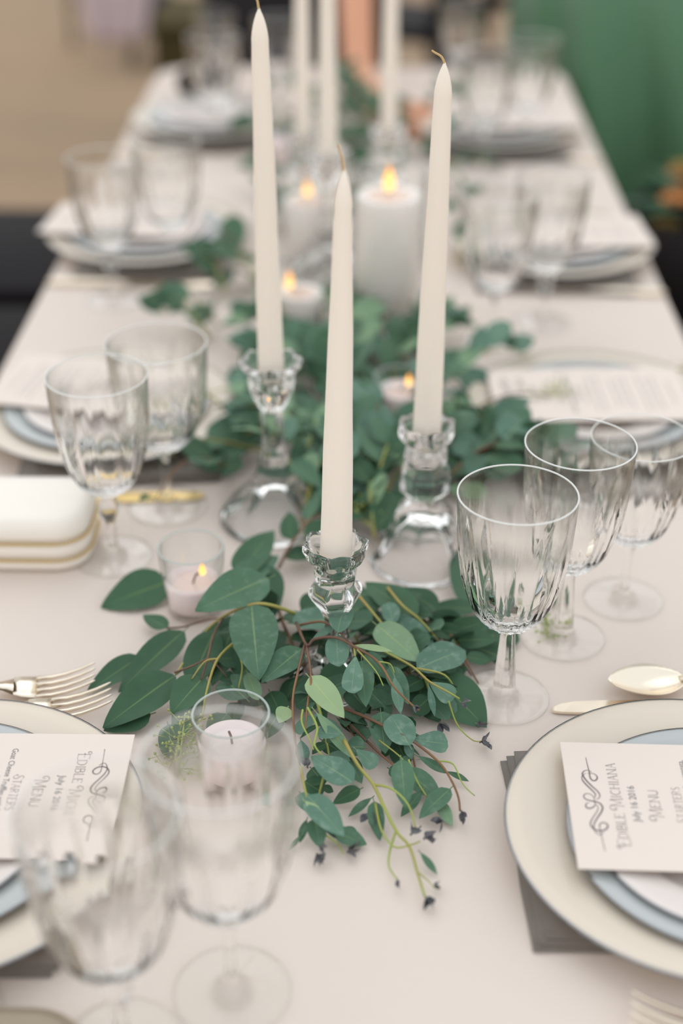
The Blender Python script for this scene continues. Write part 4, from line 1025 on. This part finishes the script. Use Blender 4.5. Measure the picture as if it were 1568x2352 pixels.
# --- random sprigs for the rest of the runner
VAR = {}
def leaf_var(kind, m, i):
    k = (kind, m, i)
    if k not in VAR:
        R = random.Random(hash((kind, m)) % 1000+i if False else i*17+len(kind)*5+len(m))
        W = {'ovate': .56, 'round': .82, 'spat': .46, 'blade': .2}[kind]*R.uniform(.85, 1.15)
        V, F, UV = leaf_vf(1, W, kind, R.uniform(.1, .3), R.uniform(-.05, .22), R.uniform(-.5, .5), R.uniform(-.08, .08), nx=8, pet=.15)
        me = bpy.data.meshes.new('leaf'); me.from_pydata([tuple(v) for v in V], [], F); me.materials.append(LEAFM[m])
        me.polygons.foreach_set('use_smooth', [True]*len(me.polygons)); l = me.uv_layers.new(name='UVMap')
        for lp in me.loops: l.data[lp.index].uv = UV[lp.vertex_index]
        VAR[k] = me
    return VAR[k]
BLOCK = []          # (x, y, r) kept clear
def rand_sprig(p, ang, L, n, size, kinds, mats_, label, R, z0=.01, z1=.02, spread=1.0, seed=False, arch=.02):
    o = thing('eucalyptus_sprig', (p.x, p.y, TZ+.001), label, 'eucalyptus sprig', 'eucalyptus sprigs along the table')
    pts = []; a = ang; q = Vector((0, 0, z0)); N = 6
    bend = R.uniform(-.25, .25)
    for i in range(N+1):
        t = i/N; q = Vector((q.x, q.y, z0+(z1-z0)*t+arch*math.sin(PI*t)))
        pts.append(q.copy()); q = q+Vector((math.cos(a), math.sin(a), 0))*L/N; a += bend*.35
    sp_ = smooth_path(pts, 4)
    mesh('stem', *tube(sp_, [.0016-.0010*i/len(sp_) for i in range(len(sp_))], 5), R.choice((STEM_RED, STEM_GRN)), o)
    for i in range(n):
        t = (i+.7)/(n+.3); c = sp_[min(len(sp_)-1, int(t*len(sp_)))]; d = (sp_[min(len(sp_)-1, int(t*len(sp_))+1)]-sp_[max(0, int(t*len(sp_))-1)]).normalized()
        sgn = 1 if i % 2 else -1; aa = math.atan2(d.y, d.x)+sgn*R.uniform(.35, 1.25)*spread
        if i == n-1: aa = math.atan2(d.y, d.x)
        el = R.uniform(-.15, .75); ax = Vector((math.cos(aa)*math.cos(el), math.sin(aa)*math.cos(el), math.sin(el)))
        ln = size*R.uniform(.75, 1.25)*(1-.35*t)
        w_ = Vector(o.location)+c+ax*ln*.6
        if any((w_.x-bx)**2+(w_.y-by)**2 < br*br for bx, by, br in BLOCK): continue
        nrm = Vector((R.gauss(0, .45), R.gauss(-.25, .45), 1)).normalized()
        M = frame(c+ax*ln*.12, ax, nrm) @ Matrix.Scale(ln, 4)
        me = leaf_var(R.choice(kinds), R.choice(mats_), R.randrange(3))
        lf = bpy.data.objects.new('leaf', me); C.objects.link(lf); lf.parent = o
        # keep above the cloth
        low = min((M @ v.co).z for v in me.vertices)
        if low < .0015: M.translation.z += .0015-low
        lf.matrix_local = M
    if seed:
        vf = []; e0 = sp_[-1]; s_ = lathe([(0, -.0015), (.0012, -.0006), (.0013, .0004), (0, .0018)], 5)
        for k in range(34):
            e = e0+Vector((R.gauss(0, .014), R.gauss(0, .014), R.uniform(.0, .02))); e.z = max(e.z, .002)
            vf += [tube([e0+(e-e0)*.3, e], .0003, 4), move(s_, Matrix.Translation(e))]
        sd = mesh('seed_cluster', *join(*vf), SEEDM, o); sd['kind'] = 'stuff'
    return o
for q, r in ((p1, .020), (p2, .020), (p3, .024), (P(888, 745), .044), (P(708, 600), .040), (P(690, 775), .036), (P(447, 1400), .026), (P(918, 985), .024), (P(537, 1785), .026), (P(640, 382), .026)): BLOCK.append((q.x, q.y, r))
for c_ in (c3, c4, c5, c6, c7, c8): BLOCK.append((c_[0], c_[1], .132))
for o_ in list(C.objects):
    if o_.name.startswith('wine_glass'): BLOCK.append((o_.location.x, o_.location.y, .036))
RR = random.Random(21)
MS = ['dark', 'dark', 'mid', 'mid', 'blue', 'sage']
def place(px, py, deg, L, n, size, kinds, mats_, label, **k):
    rand_sprig(P(px, py, .0), math.radians(deg), L, n, size, kinds, mats_, label, RR, **k)
OV, RO = ['ovate', 'ovate', 'round'], ['round', 'spat', 'ovate']
# under the near tangle, dark filling leaves
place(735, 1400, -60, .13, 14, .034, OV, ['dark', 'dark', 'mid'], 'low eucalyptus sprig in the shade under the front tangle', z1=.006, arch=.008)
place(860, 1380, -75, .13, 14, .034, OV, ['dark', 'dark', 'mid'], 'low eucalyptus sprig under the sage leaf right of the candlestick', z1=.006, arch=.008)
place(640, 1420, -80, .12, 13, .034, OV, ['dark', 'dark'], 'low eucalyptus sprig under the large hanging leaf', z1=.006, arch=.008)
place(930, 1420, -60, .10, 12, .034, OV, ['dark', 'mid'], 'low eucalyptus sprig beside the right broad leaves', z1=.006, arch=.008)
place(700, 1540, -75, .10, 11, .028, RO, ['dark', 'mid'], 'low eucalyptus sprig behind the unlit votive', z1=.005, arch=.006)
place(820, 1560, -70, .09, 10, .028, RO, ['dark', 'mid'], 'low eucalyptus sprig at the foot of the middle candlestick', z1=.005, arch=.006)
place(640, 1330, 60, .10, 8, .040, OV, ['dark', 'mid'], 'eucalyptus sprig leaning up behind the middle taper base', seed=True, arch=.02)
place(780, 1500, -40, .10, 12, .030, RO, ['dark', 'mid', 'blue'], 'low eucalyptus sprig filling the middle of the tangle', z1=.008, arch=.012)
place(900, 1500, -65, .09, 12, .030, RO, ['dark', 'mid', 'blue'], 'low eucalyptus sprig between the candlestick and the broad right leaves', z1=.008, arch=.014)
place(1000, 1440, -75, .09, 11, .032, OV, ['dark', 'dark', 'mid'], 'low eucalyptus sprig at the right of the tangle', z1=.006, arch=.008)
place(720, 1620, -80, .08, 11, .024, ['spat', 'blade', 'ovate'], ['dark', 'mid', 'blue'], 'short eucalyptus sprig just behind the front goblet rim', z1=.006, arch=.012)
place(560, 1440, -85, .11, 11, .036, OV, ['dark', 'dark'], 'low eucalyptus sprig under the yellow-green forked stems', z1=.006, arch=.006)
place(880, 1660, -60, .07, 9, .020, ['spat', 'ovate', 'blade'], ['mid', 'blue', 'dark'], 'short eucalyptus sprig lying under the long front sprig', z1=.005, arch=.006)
# runner between the three candlesticks and back to the pillars
spots = [(760, 1240, 95), (840, 1230, 70), (700, 1180, 120), (890, 1160, 60), (800, 1120, 85), (690, 1080, 130), (860, 1070, 90), (760, 1040, 70), (950, 1120, 35), (1010, 1150, 10),
         (700, 1000, 150), (820, 1000, 100), (900, 1020, 50), (560, 1010, 165), (600, 1060, 190), (740, 950, 110), (860, 930, 60), (1030, 1010, 20), (1080, 1090, -20), (800, 900, 90),
         (700, 890, 140), (900, 870, 70), (1000, 930, 30), (760, 850, 80), (850, 830, 110), (930, 830, 40), (720, 820, 160), (800, 800, 90), (1060, 1000, -60), (540, 1100, 230)]
words_ = ['beside the right taper stem', 'under the ring candlestick', 'by the tall candlestick base', 'right of the ring candlestick', 'behind the middle taper', 'left of the tall candlestick',
          'between the left and middle tapers', 'crossing behind the middle taper', 'pointing to the middle right charger', 'under the rim of the middle right charger', 'left of the tall stem', 'at the heart of the runner',
          'before the half-hidden votive', 'pointing at the middle left charger', 'under the left goblet pair edge', 'between votive and tall candlestick', 'left of the half-hidden votive', 'right of the right taper',
          'nearest the middle right charger', 'behind the middle taper, midway', 'right behind the left taper', 'behind the half-hidden votive', 'beyond the right taper', 'before the short pillar',
          'before the biggest pillar', 'right of the biggest pillar base', 'left before the short pillar', 'against the biggest pillar glass', 'reaching toward the middle right goblets', 'beside the tall candlestick foot']
spots += [(850, 1150, 120), (860, 1260, 100), (700, 1140, 80), (1060, 1120, 100), (800, 1180, 60), (690, 1230, 70), (1040, 1060, 130), (560, 980, 60)]
words_ += ['just left of the ring candlestick', 'at the left foot of the ring candlestick', 'right of the tall candlestick foot', 'behind the sharp goblet rim', 'in the gap behind the middle taper foot', 'before the tall candlestick foot', 'touching the middle right charger edge', 'beside the stem of the tall candlestick']
for i, (px, py, dg) in enumerate(spots):
    place(px+RR.uniform(-12, 12), py, dg, RR.uniform(.09, .14), RR.randrange(10, 15), RR.uniform(.036, .050), OV if i % 3 else RO, MS, 'blurred eucalyptus sprig '+words_[i], z0=.01, z1=.025, arch=RR.uniform(.01, .04), seed=(i in (3, 8, 13, 14, 17)))
far = [(800, 250, 95, .10, 12), (835, 330, 80, .10, 13), (745, 300, 100, .09, 11), (505, 770, 200, .07, 6), (520, 700, 120, .08, 7), (480, 800, 160, .06, 5), (600, 690, 130, .09, 9), (560, 620, 150, .07, 5), (650, 560, 100, .08, 8), (780, 620, 80, .10, 10), (620, 480, 100, .09, 9), (1040, 640, 60, .07, 5), (1050, 540, 80, .08, 7), (780, 470, 90, .10, 10),
       (720, 400, 110, .09, 11), (800, 400, 80, .10, 12), (880, 380, 60, .09, 11), (650, 380, 150, .10, 10), (960, 370, 30, .10, 9), (780, 340, 80, .10, 12), (860, 320, 60, .10, 12), (830, 280, 95, .10, 12), (650, 320, 160, .10, 9), (960, 290, 40, .10, 9), (700, 270, 120, .10, 9), (1000, 450, 30, .09, 7)]
wf = ['at the back between the far tapers', 'in the dark middle of the far trio', 'close behind the far left taper', 'left of the short pillar', 'beyond the left goblet pair', 'touching the left goblet pair', 'left of the middle-sized pillar', 'by the third left charger', 'behind the left taper', 'behind the biggest pillar', 'behind the middle-sized pillar', 'right of the right taper', 'by the third right goblets', 'between the pillars',
      'before the far trio of tapers', 'beneath the far trio', 'behind the tall cylinder rim', 'left of the far votive', 'right of the tall cylinder rim', 'at the feet of the far candlesticks', 'among the far candlesticks', 'behind the far candlesticks', 'by the farthest left plate', 'by the farthest right plate', 'at the far left of the runner', 'right of the far cylinder']
for i, (px, py, dg, L, n) in enumerate(far):
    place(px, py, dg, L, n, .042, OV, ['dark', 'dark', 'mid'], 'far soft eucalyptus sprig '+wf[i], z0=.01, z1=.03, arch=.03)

# ------------------------------------------------------------------ chairs and background
def chair(x, y, rz, label, m=BLACK, back_h=.42, group='dark chairs around the table', slats=4, seat_m=None, w_=.42):
    """chair facing local +x; origin on the floor under the seat"""
    o = thing('chair', (x, y, 0), label, 'chair', group, rz)
    h = w_/2
    mesh('seat', *box(w_, w_, .035, (0, 0, .45), .012), seat_m or m, o)
    for sx, sy in ((1, 1), (1, -1)): mesh('leg', *tube([(sx*(h-.03)*1.05, sy*(h-.03)*1.05, 0), (sx*(h-.03), sy*(h-.03), .435)], [.013, .018], 8), m, o)
    for sy in (1, -1):
        mesh('leg', *tube([(-h-.03, sy*(h-.03), 0), (-h+.02, sy*(h-.03), .44), (-h-.01, sy*(h-.02), .70), (-h-.06, sy*(h-.02), .45+back_h)], [.013, .017, .015, .013], 8), m, o)
    for k in range(slats):
        z = .45+back_h*(.35+.62*k/max(1, slats-1)); x_ = -h-.01-.05*(z-.7)/.2*(1 if z > .7 else 0)
        pts = [(x_-.03*math.cos(t*PI/2), (h-.02)*t, z) for t in (-1, -.66, -.33, 0, .33, .66, 1)]
        V, F = [], []
        for p_ in pts:
            for dz in (-.022, .022):
                for dx in (-.006, .006): V.append((p_[0]+dx, p_[1], p_[2]+dz))
        for i in range(len(pts)-1):
            a = i*4; F += [(a, a+1, a+5, a+4), (a+2, a+6, a+7, a+3), (a, a+4, a+6, a+2), (a+1, a+3, a+7, a+5)]
        F += [(0, 2, 3, 1), (len(V)-4, len(V)-3, len(V)-1, len(V)-2)]
        mesh('back_slat', V, F, m, o)
    for sy in (1, -1): mesh('stretcher', *tube([(-h, sy*(h-.03), .2), (h-.03, sy*(h-.03), .2)], .009, 6), m, o)
    return o
chair(-.73, 2.62, 0, 'black chair drawn up at the left side of the table', w_=.46)
chair(-.70, 2.10, 0, 'black chair at the left side nearer the viewer', w_=.46)
chair(.665, 1.90, PI, 'black chair at the right side by the third charger', w_=.48)
CHF = (.70, 2.40)
chair(CHF[0], CHF[1], PI, 'black chair with a basket of flowers on its seat', w_=.50)
cr = thing('wooden_crate', (-.36, 3.95, 0), 'olive brown boarded crate on the ground beyond the far left corner', 'crate')
for k in range(5): mesh('board', *box(.40, .016, .118, (0, -.16, .065+k*.124), .003), OLIVE, cr); mesh('board', *box(.40, .016, .118, (0, .16, .065+k*.124), .003), OLIVE, cr)
for k in range(5):
    for sx in (-1, 1): mesh('board', *box(.016, .30, .118, (sx*.19, 0, .065+k*.124), .003), OLIVE, cr)
mesh('lid', *box(.42, .36, .02, (0, 0, .632), .004), OLIVE, cr)
chair(.40, 4.05, -PI/2, 'dark chair standing behind beside the green gown', w_=.42)
chair(.12, 4.75, 2.6, 'distant dark chair between the far tapers and the gown', group='distant chairs', w_=.42)
# ------------------------------------------------------------------ people
def skin_body(name, joints, edges, parent, mats_, lvl=2, root=0):
    me = bpy.data.meshes.new(name); me.from_pydata([j[0] for j in joints], edges, []); o = bpy.data.objects.new(name, me); C.objects.link(o); o.parent = parent
    md = o.modifiers.new('Skin', 'SKIN'); md.use_smooth_shade = True
    for v_, j in zip(me.skin_vertices[0].data, joints): v_.radius = (j[1], j[2] if len(j) > 2 else j[1])
    me.skin_vertices[0].data[root].use_root = True
    s = o.modifiers.new('Sub', 'SUBSURF'); s.levels = lvl; s.render_levels = lvl
    me.materials.append(mats_); return o
def human(name_label, loc, rz, hairlen, J, E, cloth):
    t = thing('person', loc, name_label, 'person', rz=rz)
    b = skin_body('body', J, E, t, SKIN)
    return t, b
def head_parts(t, c, m=HAIR):
    # c: centre of the head; face looks along local +x
    V, F = lathe([(0, -.115), (.035, -.108), (.056, -.085), (.066, -.05), (.074, 0), (.076, .04), (.066, .08), (.04, .108), (0, .118)], 28)
    V = [Vector((v[0]*1.12+c[0], v[1]*.95+c[1], v[2]+c[2])) for v in V]; mesh('head', V, F, SKIN, t)
    V, F = lathe([(.080, -.09), (.088, -.02), (.086, .045), (.074, .09), (.045, .120), (0, .130)], 28)
    V = [Vector((v[0]*1.10+c[0]-(.016 if v[2] > .03 else .038), v[1]*.98+c[1], v[2]+c[2])) for v in V]; mesh('hair', V, F, m, t)
    mesh('nose', *move(lathe([(0, -.006), (.012, 0), (.009, .014), (0, .034)], 10), Matrix.Translation((c[0]+.085, c[1], c[2]-.012))), SKIN, t)
    for s in (1, -1):
        mesh('eye', *move(lathe([(0, -.008), (.009, 0), (0, .008)], 12), Matrix.Translation((c[0]+.072, c[1]+s*.030, c[2]+.004))), HAIR, t)
        mesh('ear', *move(lathe([(0, -.02), (.010, -.008), (.012, .008), (0, .022)], 10), Matrix.Translation((c[0], c[1]+s*.076, c[2]))), SKIN, t)
    mesh('mouth', *tube([(c[0]+.074, -.022+c[1], c[2]-.050), (c[0]+.080, c[1], c[2]-.052), (c[0]+.074, .022+c[1], c[2]-.050)], .005, 6), LILAC, t)
def hand(t, wrist, direc, side=1, curl=.5):
    d = Vector(direc).normalized(); up = Vector((0, 0, 1)); s = d.cross(up).normalized(); n = s.cross(d)
    J = [(wrist, .024, .016), (wrist+d*.05, .034, .014), (wrist+d*.085, .036, .013)]; E = [(0, 1), (1, 2)]
    for k, ln in zip((-1.5, -.5, .5, 1.5), (.060, .075, .080, .070)):
        b = wrist+d*.085+s*k*.018*side; i = len(J); J += [(b, .009), (b+d*ln*.5-n*.006, .0085), (b+d*ln*.8-n*(.01+curl*.03), .0078), (b+d*ln*.9-n*(.02+curl*.05), .007)]
        E += [(2, i), (i, i+1), (i+1, i+2), (i+2, i+3)]
    i = len(J); b = wrist+d*.03-s*.028*side; J += [(b, .012), (b+d*.03-s*.02*side, .010), (b+d*.06-s*.024*side, .009)]; E += [(0, i), (i, i+1), (i+1, i+2)]
    return J, E
# standing guest in the green gown (faces the table, local +x = toward -x world)
gx, gy = .61, 3.32
g = thing('person', (gx, gy, 0), 'person in a long green satin gown standing beyond the right corner of the table', 'person', rz=PI)
J = [((0, 0, .95), .13, .10), ((0, 0, 1.08), .115, .09), ((0, 0, 1.25), .14, .10), ((0, 0, 1.38), .13, .08), ((0, 0, 1.46), .05), ((0, 0, 1.53), .05),
     ((0, .17, 1.40), .05), ((.02, .22, 1.14), .038), ((.12, .20, .93), .028), ((0, -.17, 1.40), .05), ((.02, -.22, 1.14), .038), ((.12, -.20, .93), .028),
     ((0, .085, .86), .085), ((.01, .09, .48), .055), ((0, .09, .08), .035), ((.14, .10, .03), .03), ((0, -.085, .86), .085), ((.01, -.09, .48), .055), ((0, -.09, .08), .035), ((.14, -.10, .03), .03)]
E_ = [(0, 1), (1, 2), (2, 3), (3, 4), (4, 5), (3, 6), (6, 7), (7, 8), (3, 9), (9, 10), (10, 11), (0, 12), (12, 13), (13, 14), (14, 15), (0, 16), (16, 17), (17, 18), (18, 19)]
for wi, sd in ((8, 1), (11, -1)):
    HJ, HE = hand(g, Vector(J[wi][0])+Vector((.01, 0, -.02)), (.35, 0, -.94), sd); n0 = len(J); J += [(tuple(a[0]),)+tuple(a[1:]) for a in HJ]; E_ += [(wi, n0)]+[(a+n0, b+n0) for a, b in HE]
skin_body('body', J, E_, g, SKIN, 1); head_parts(g, (.01, 0, 1.64))
def gown():
    prof = [(.152, 1.40, 0), (.150, 1.30, 0), (.155, 1.20, 0), (.135, 1.08, .0), (.175, 1.0, .05), (.26, .94, .2), (.345, .86, .4), (.38, .74, .6), (.40, .60, .75), (.42, .42, .9), (.44, .25, 1), (.46, .10, 1), (.47, .015, 1)]
    V, F = [], []; seg = 120
    for r, z, a in prof:
        for k in range(seg):
            t = 2*PI*k/seg
            f_ = (.55*math.sin(9*t+.8)+.45*math.sin(14*t+2.2)+.3*math.sin(5*t))
            rr = r*(1+.15*a*f_); V.append((rr*math.cos(t)-.14*a, rr*math.sin(t)+.30*a, z))
    for i in range(len(prof)-1):
        for k in range(seg): k2 = (k+1) % seg; F.append((i*seg+k, (i+1)*seg+k, (i+1)*seg+k2, i*seg+k2))
    return V, F
mesh('gown', *gown(), GREEN, g)
# seated guest at the far end, one forearm resting on the table (local +x = toward the viewer)
el = P(834, 178, .035); sh = Vector((el.x-.03, 3.06, TZ+.36))
s_loc = Vector((-.17, 3.30, 0))
g2 = thing('person', tuple(s_loc), 'person in dark clothes seated at the far end, bare forearm on the table', 'person', rz=-PI/2)
Mi = (Matrix.Translation(s_loc) @ Matrix.Rotation(-PI/2, 4, 'Z')).inverted()
L_ = lambda p: tuple(Mi @ Vector(p))
wr = P(842, 205, .03)
Jb = [((0, 0, .56), .15, .12), ((0, 0, .75), .13, .10), ((.02, 0, .95), .155, .10), ((.03, 0, 1.08), .14, .08), ((.03, 0, 1.16), .052), ((.04, 0, 1.23), .05),
      (L_(sh), .044), (L_((el.x-.008, el.y+.02, el.z)), .031), (L_((wr.x+.02, wr.y-.08, TZ+.030)), .022),
      ((.03, -.17, 1.08), .052), ((-.02, -.17, .86), .040), ((0, -.06, .62), .028),
      ((.02, .09, .52), .09), ((.30, .10, .50), .06), ((.32, .10, .10), .04), ((.42, .10, .04), .032), ((.02, -.09, .52), .09), ((.30, -.10, .50), .06), ((.32, -.10, .10), .04), ((.42, -.10, .04), .032)]
HJ, HE = hand(g2, Vector(Jb[8][0])+Vector((.012, 0, 0)), (.75, .6, -.05), 1)
Eb = list(E_[:19]); n0 = len(Jb); Jb += [(tuple(a[0]),)+tuple(a[1:]) for a in HJ]; Eb += [(8, n0)]+[(a+n0, b+n0) for a, b in HE]
skin_body('body', Jb, Eb, g2, SKIN, 1); head_parts(g2, (.05, 0, 1.34))
mesh('dark_top', *move(lathe([(.19, -.42), (.185, -.30), (.172, -.15), (.178, 0), (.182, .10), (.168, .17), (.12, .215), (.075, .225)], 40, lambda t, z, r, i: (r*(1+.03*math.sin(6*t+z*9)), z)), Matrix.Translation((.02, 0, .93)) @ Matrix.Diagonal((.78, 1.12, 1, 1))), DARKF, g2)
mesh('dark_skirt', *move(lathe([(0, .10), (.20, .09), (.25, .04), (.26, -.05), (.25, -.10), (0, -.11)], 40), Matrix.Translation((.12, 0, .53)) @ Matrix.Diagonal((1.1, .85, 1, 1))), DARKF, g2)
chair(-.17, 3.36, -PI/2, 'dark chair under the seated guest at the far end', BLACK)

# distant group at upper left
fx = P(160, 140, -TZ)
chair(fx.x+.25, fx.y+.25, 2.3, 'distant grey-brown chair at the top left, far behind the table', GREYW, group='distant chairs', w_=.44)
q = P(262, 112, -TZ+.30)
lc = thing('draped_cloth', (q.x, q.y+.05, 0), 'pale lilac cloth hanging off the distant chair at the top left', 'cloth')
V, F = [], []
for j in range(9):
    for i in range(13):
        u = i/12-.5; v_ = j/8; V.append((u*(.30-.10*(1-v_)), .02*math.sin(u*22)+.03*v_, .30+.28*v_+.05*abs(u)*(1-v_)))
for j in range(8):
    for i in range(12): a = j*13+i; F.append((a, a+1, a+14, a+13))
o_ = mesh('cloth_panel', V, F, LILAC, lc); md = o_.modifiers.new('Solid', 'SOLIDIFY'); md.thickness = .006
q = P(350, 90, -TZ+.12)
nb = thing('handbag', (q.x, q.y+.05, 0), 'small navy bag standing on a low stool at the top left', 'bag')
mesh('bag_body', *box(.17, .08, .15, (0, 0, .225), .02), NAVY, nb)
mesh('bag_handle', *tube(smooth_path([(-.05, 0, .295), (-.045, 0, .36), (0, 0, .385), (.045, 0, .36), (.05, 0, .295)], 5), .006, 6), NAVY, nb)
st = thing('low_stool', (q.x, q.y+.05, 0), 'low grey stool under the navy bag at the top left', 'stool')
mesh('seat', *box(.24, .16, .02, (0, 0, .139), .005), GREYW, st)
for sx in (-.09, .09):
    for sy in (-.06, .06): mesh('leg', *tube([(sx, sy, 0), (sx, sy, .13)], .010, 6), GREYW, st)

# marigold bouquet in a dark basket at the right
bk = thing('flower_basket', (.59, 2.36, .469), 'dark basket of orange and yellow flowers at the right edge', 'flower basket')
bk.scale = (.8, .8, .55)
mesh('basket', *lathe([(0, 0), (.13, 0), (.15, .01), (.17, .18), (.185, .30), (.18, .31), (.165, .30), (.15, .16), (0, .14)], 32, lambda t, z, r, i: (r*(1+.01*math.sin(24*t)), z)), DARKF, bk)
ORG = mat('orange petals', (.50, .19, .04), .6); YEL = mat('mustard petals', (.30, .20, .03), .6)
Rf = random.Random(5)
for k in range(16):
    a = Rf.uniform(0, 2*PI); r = .17*Rf.random()**.5; c = Vector((r*math.cos(a), r*math.sin(a), .34+.12*Rf.random()-(r*.4)))
    vf = []
    for ring, (n, l) in enumerate(((10, .040), (8, .028), (5, .016))):
        for i in range(n):
            t = 2*PI*i/n+ring; ax = Vector((math.cos(t), math.sin(t), .3+.5*ring)); v, f, _ = leaf_vf(l, l*.55, 'round', .2, 0, 0, 0, 4, 2, 0); vf.append(move((v, f), frame(c, ax, Vector((0, 0, 1)))))
    mesh('flower', *join(*vf), Rf.choice((ORG, YEL)), bk)
for k in range(18):
    a = Rf.uniform(0, 2*PI); ax = Vector((math.cos(a), math.sin(a), Rf.uniform(-.2, .6))); v, f, uv = leaf_vf(.13, .05, 'ovate', .2, .2)
    M = frame(Vector((math.cos(a)*.09, math.sin(a)*.09, .32)), ax, Vector((0, 0, 1))); mesh('leaf', [M @ x for x in v], f, LEAFM['dark'], bk, uv=uv)
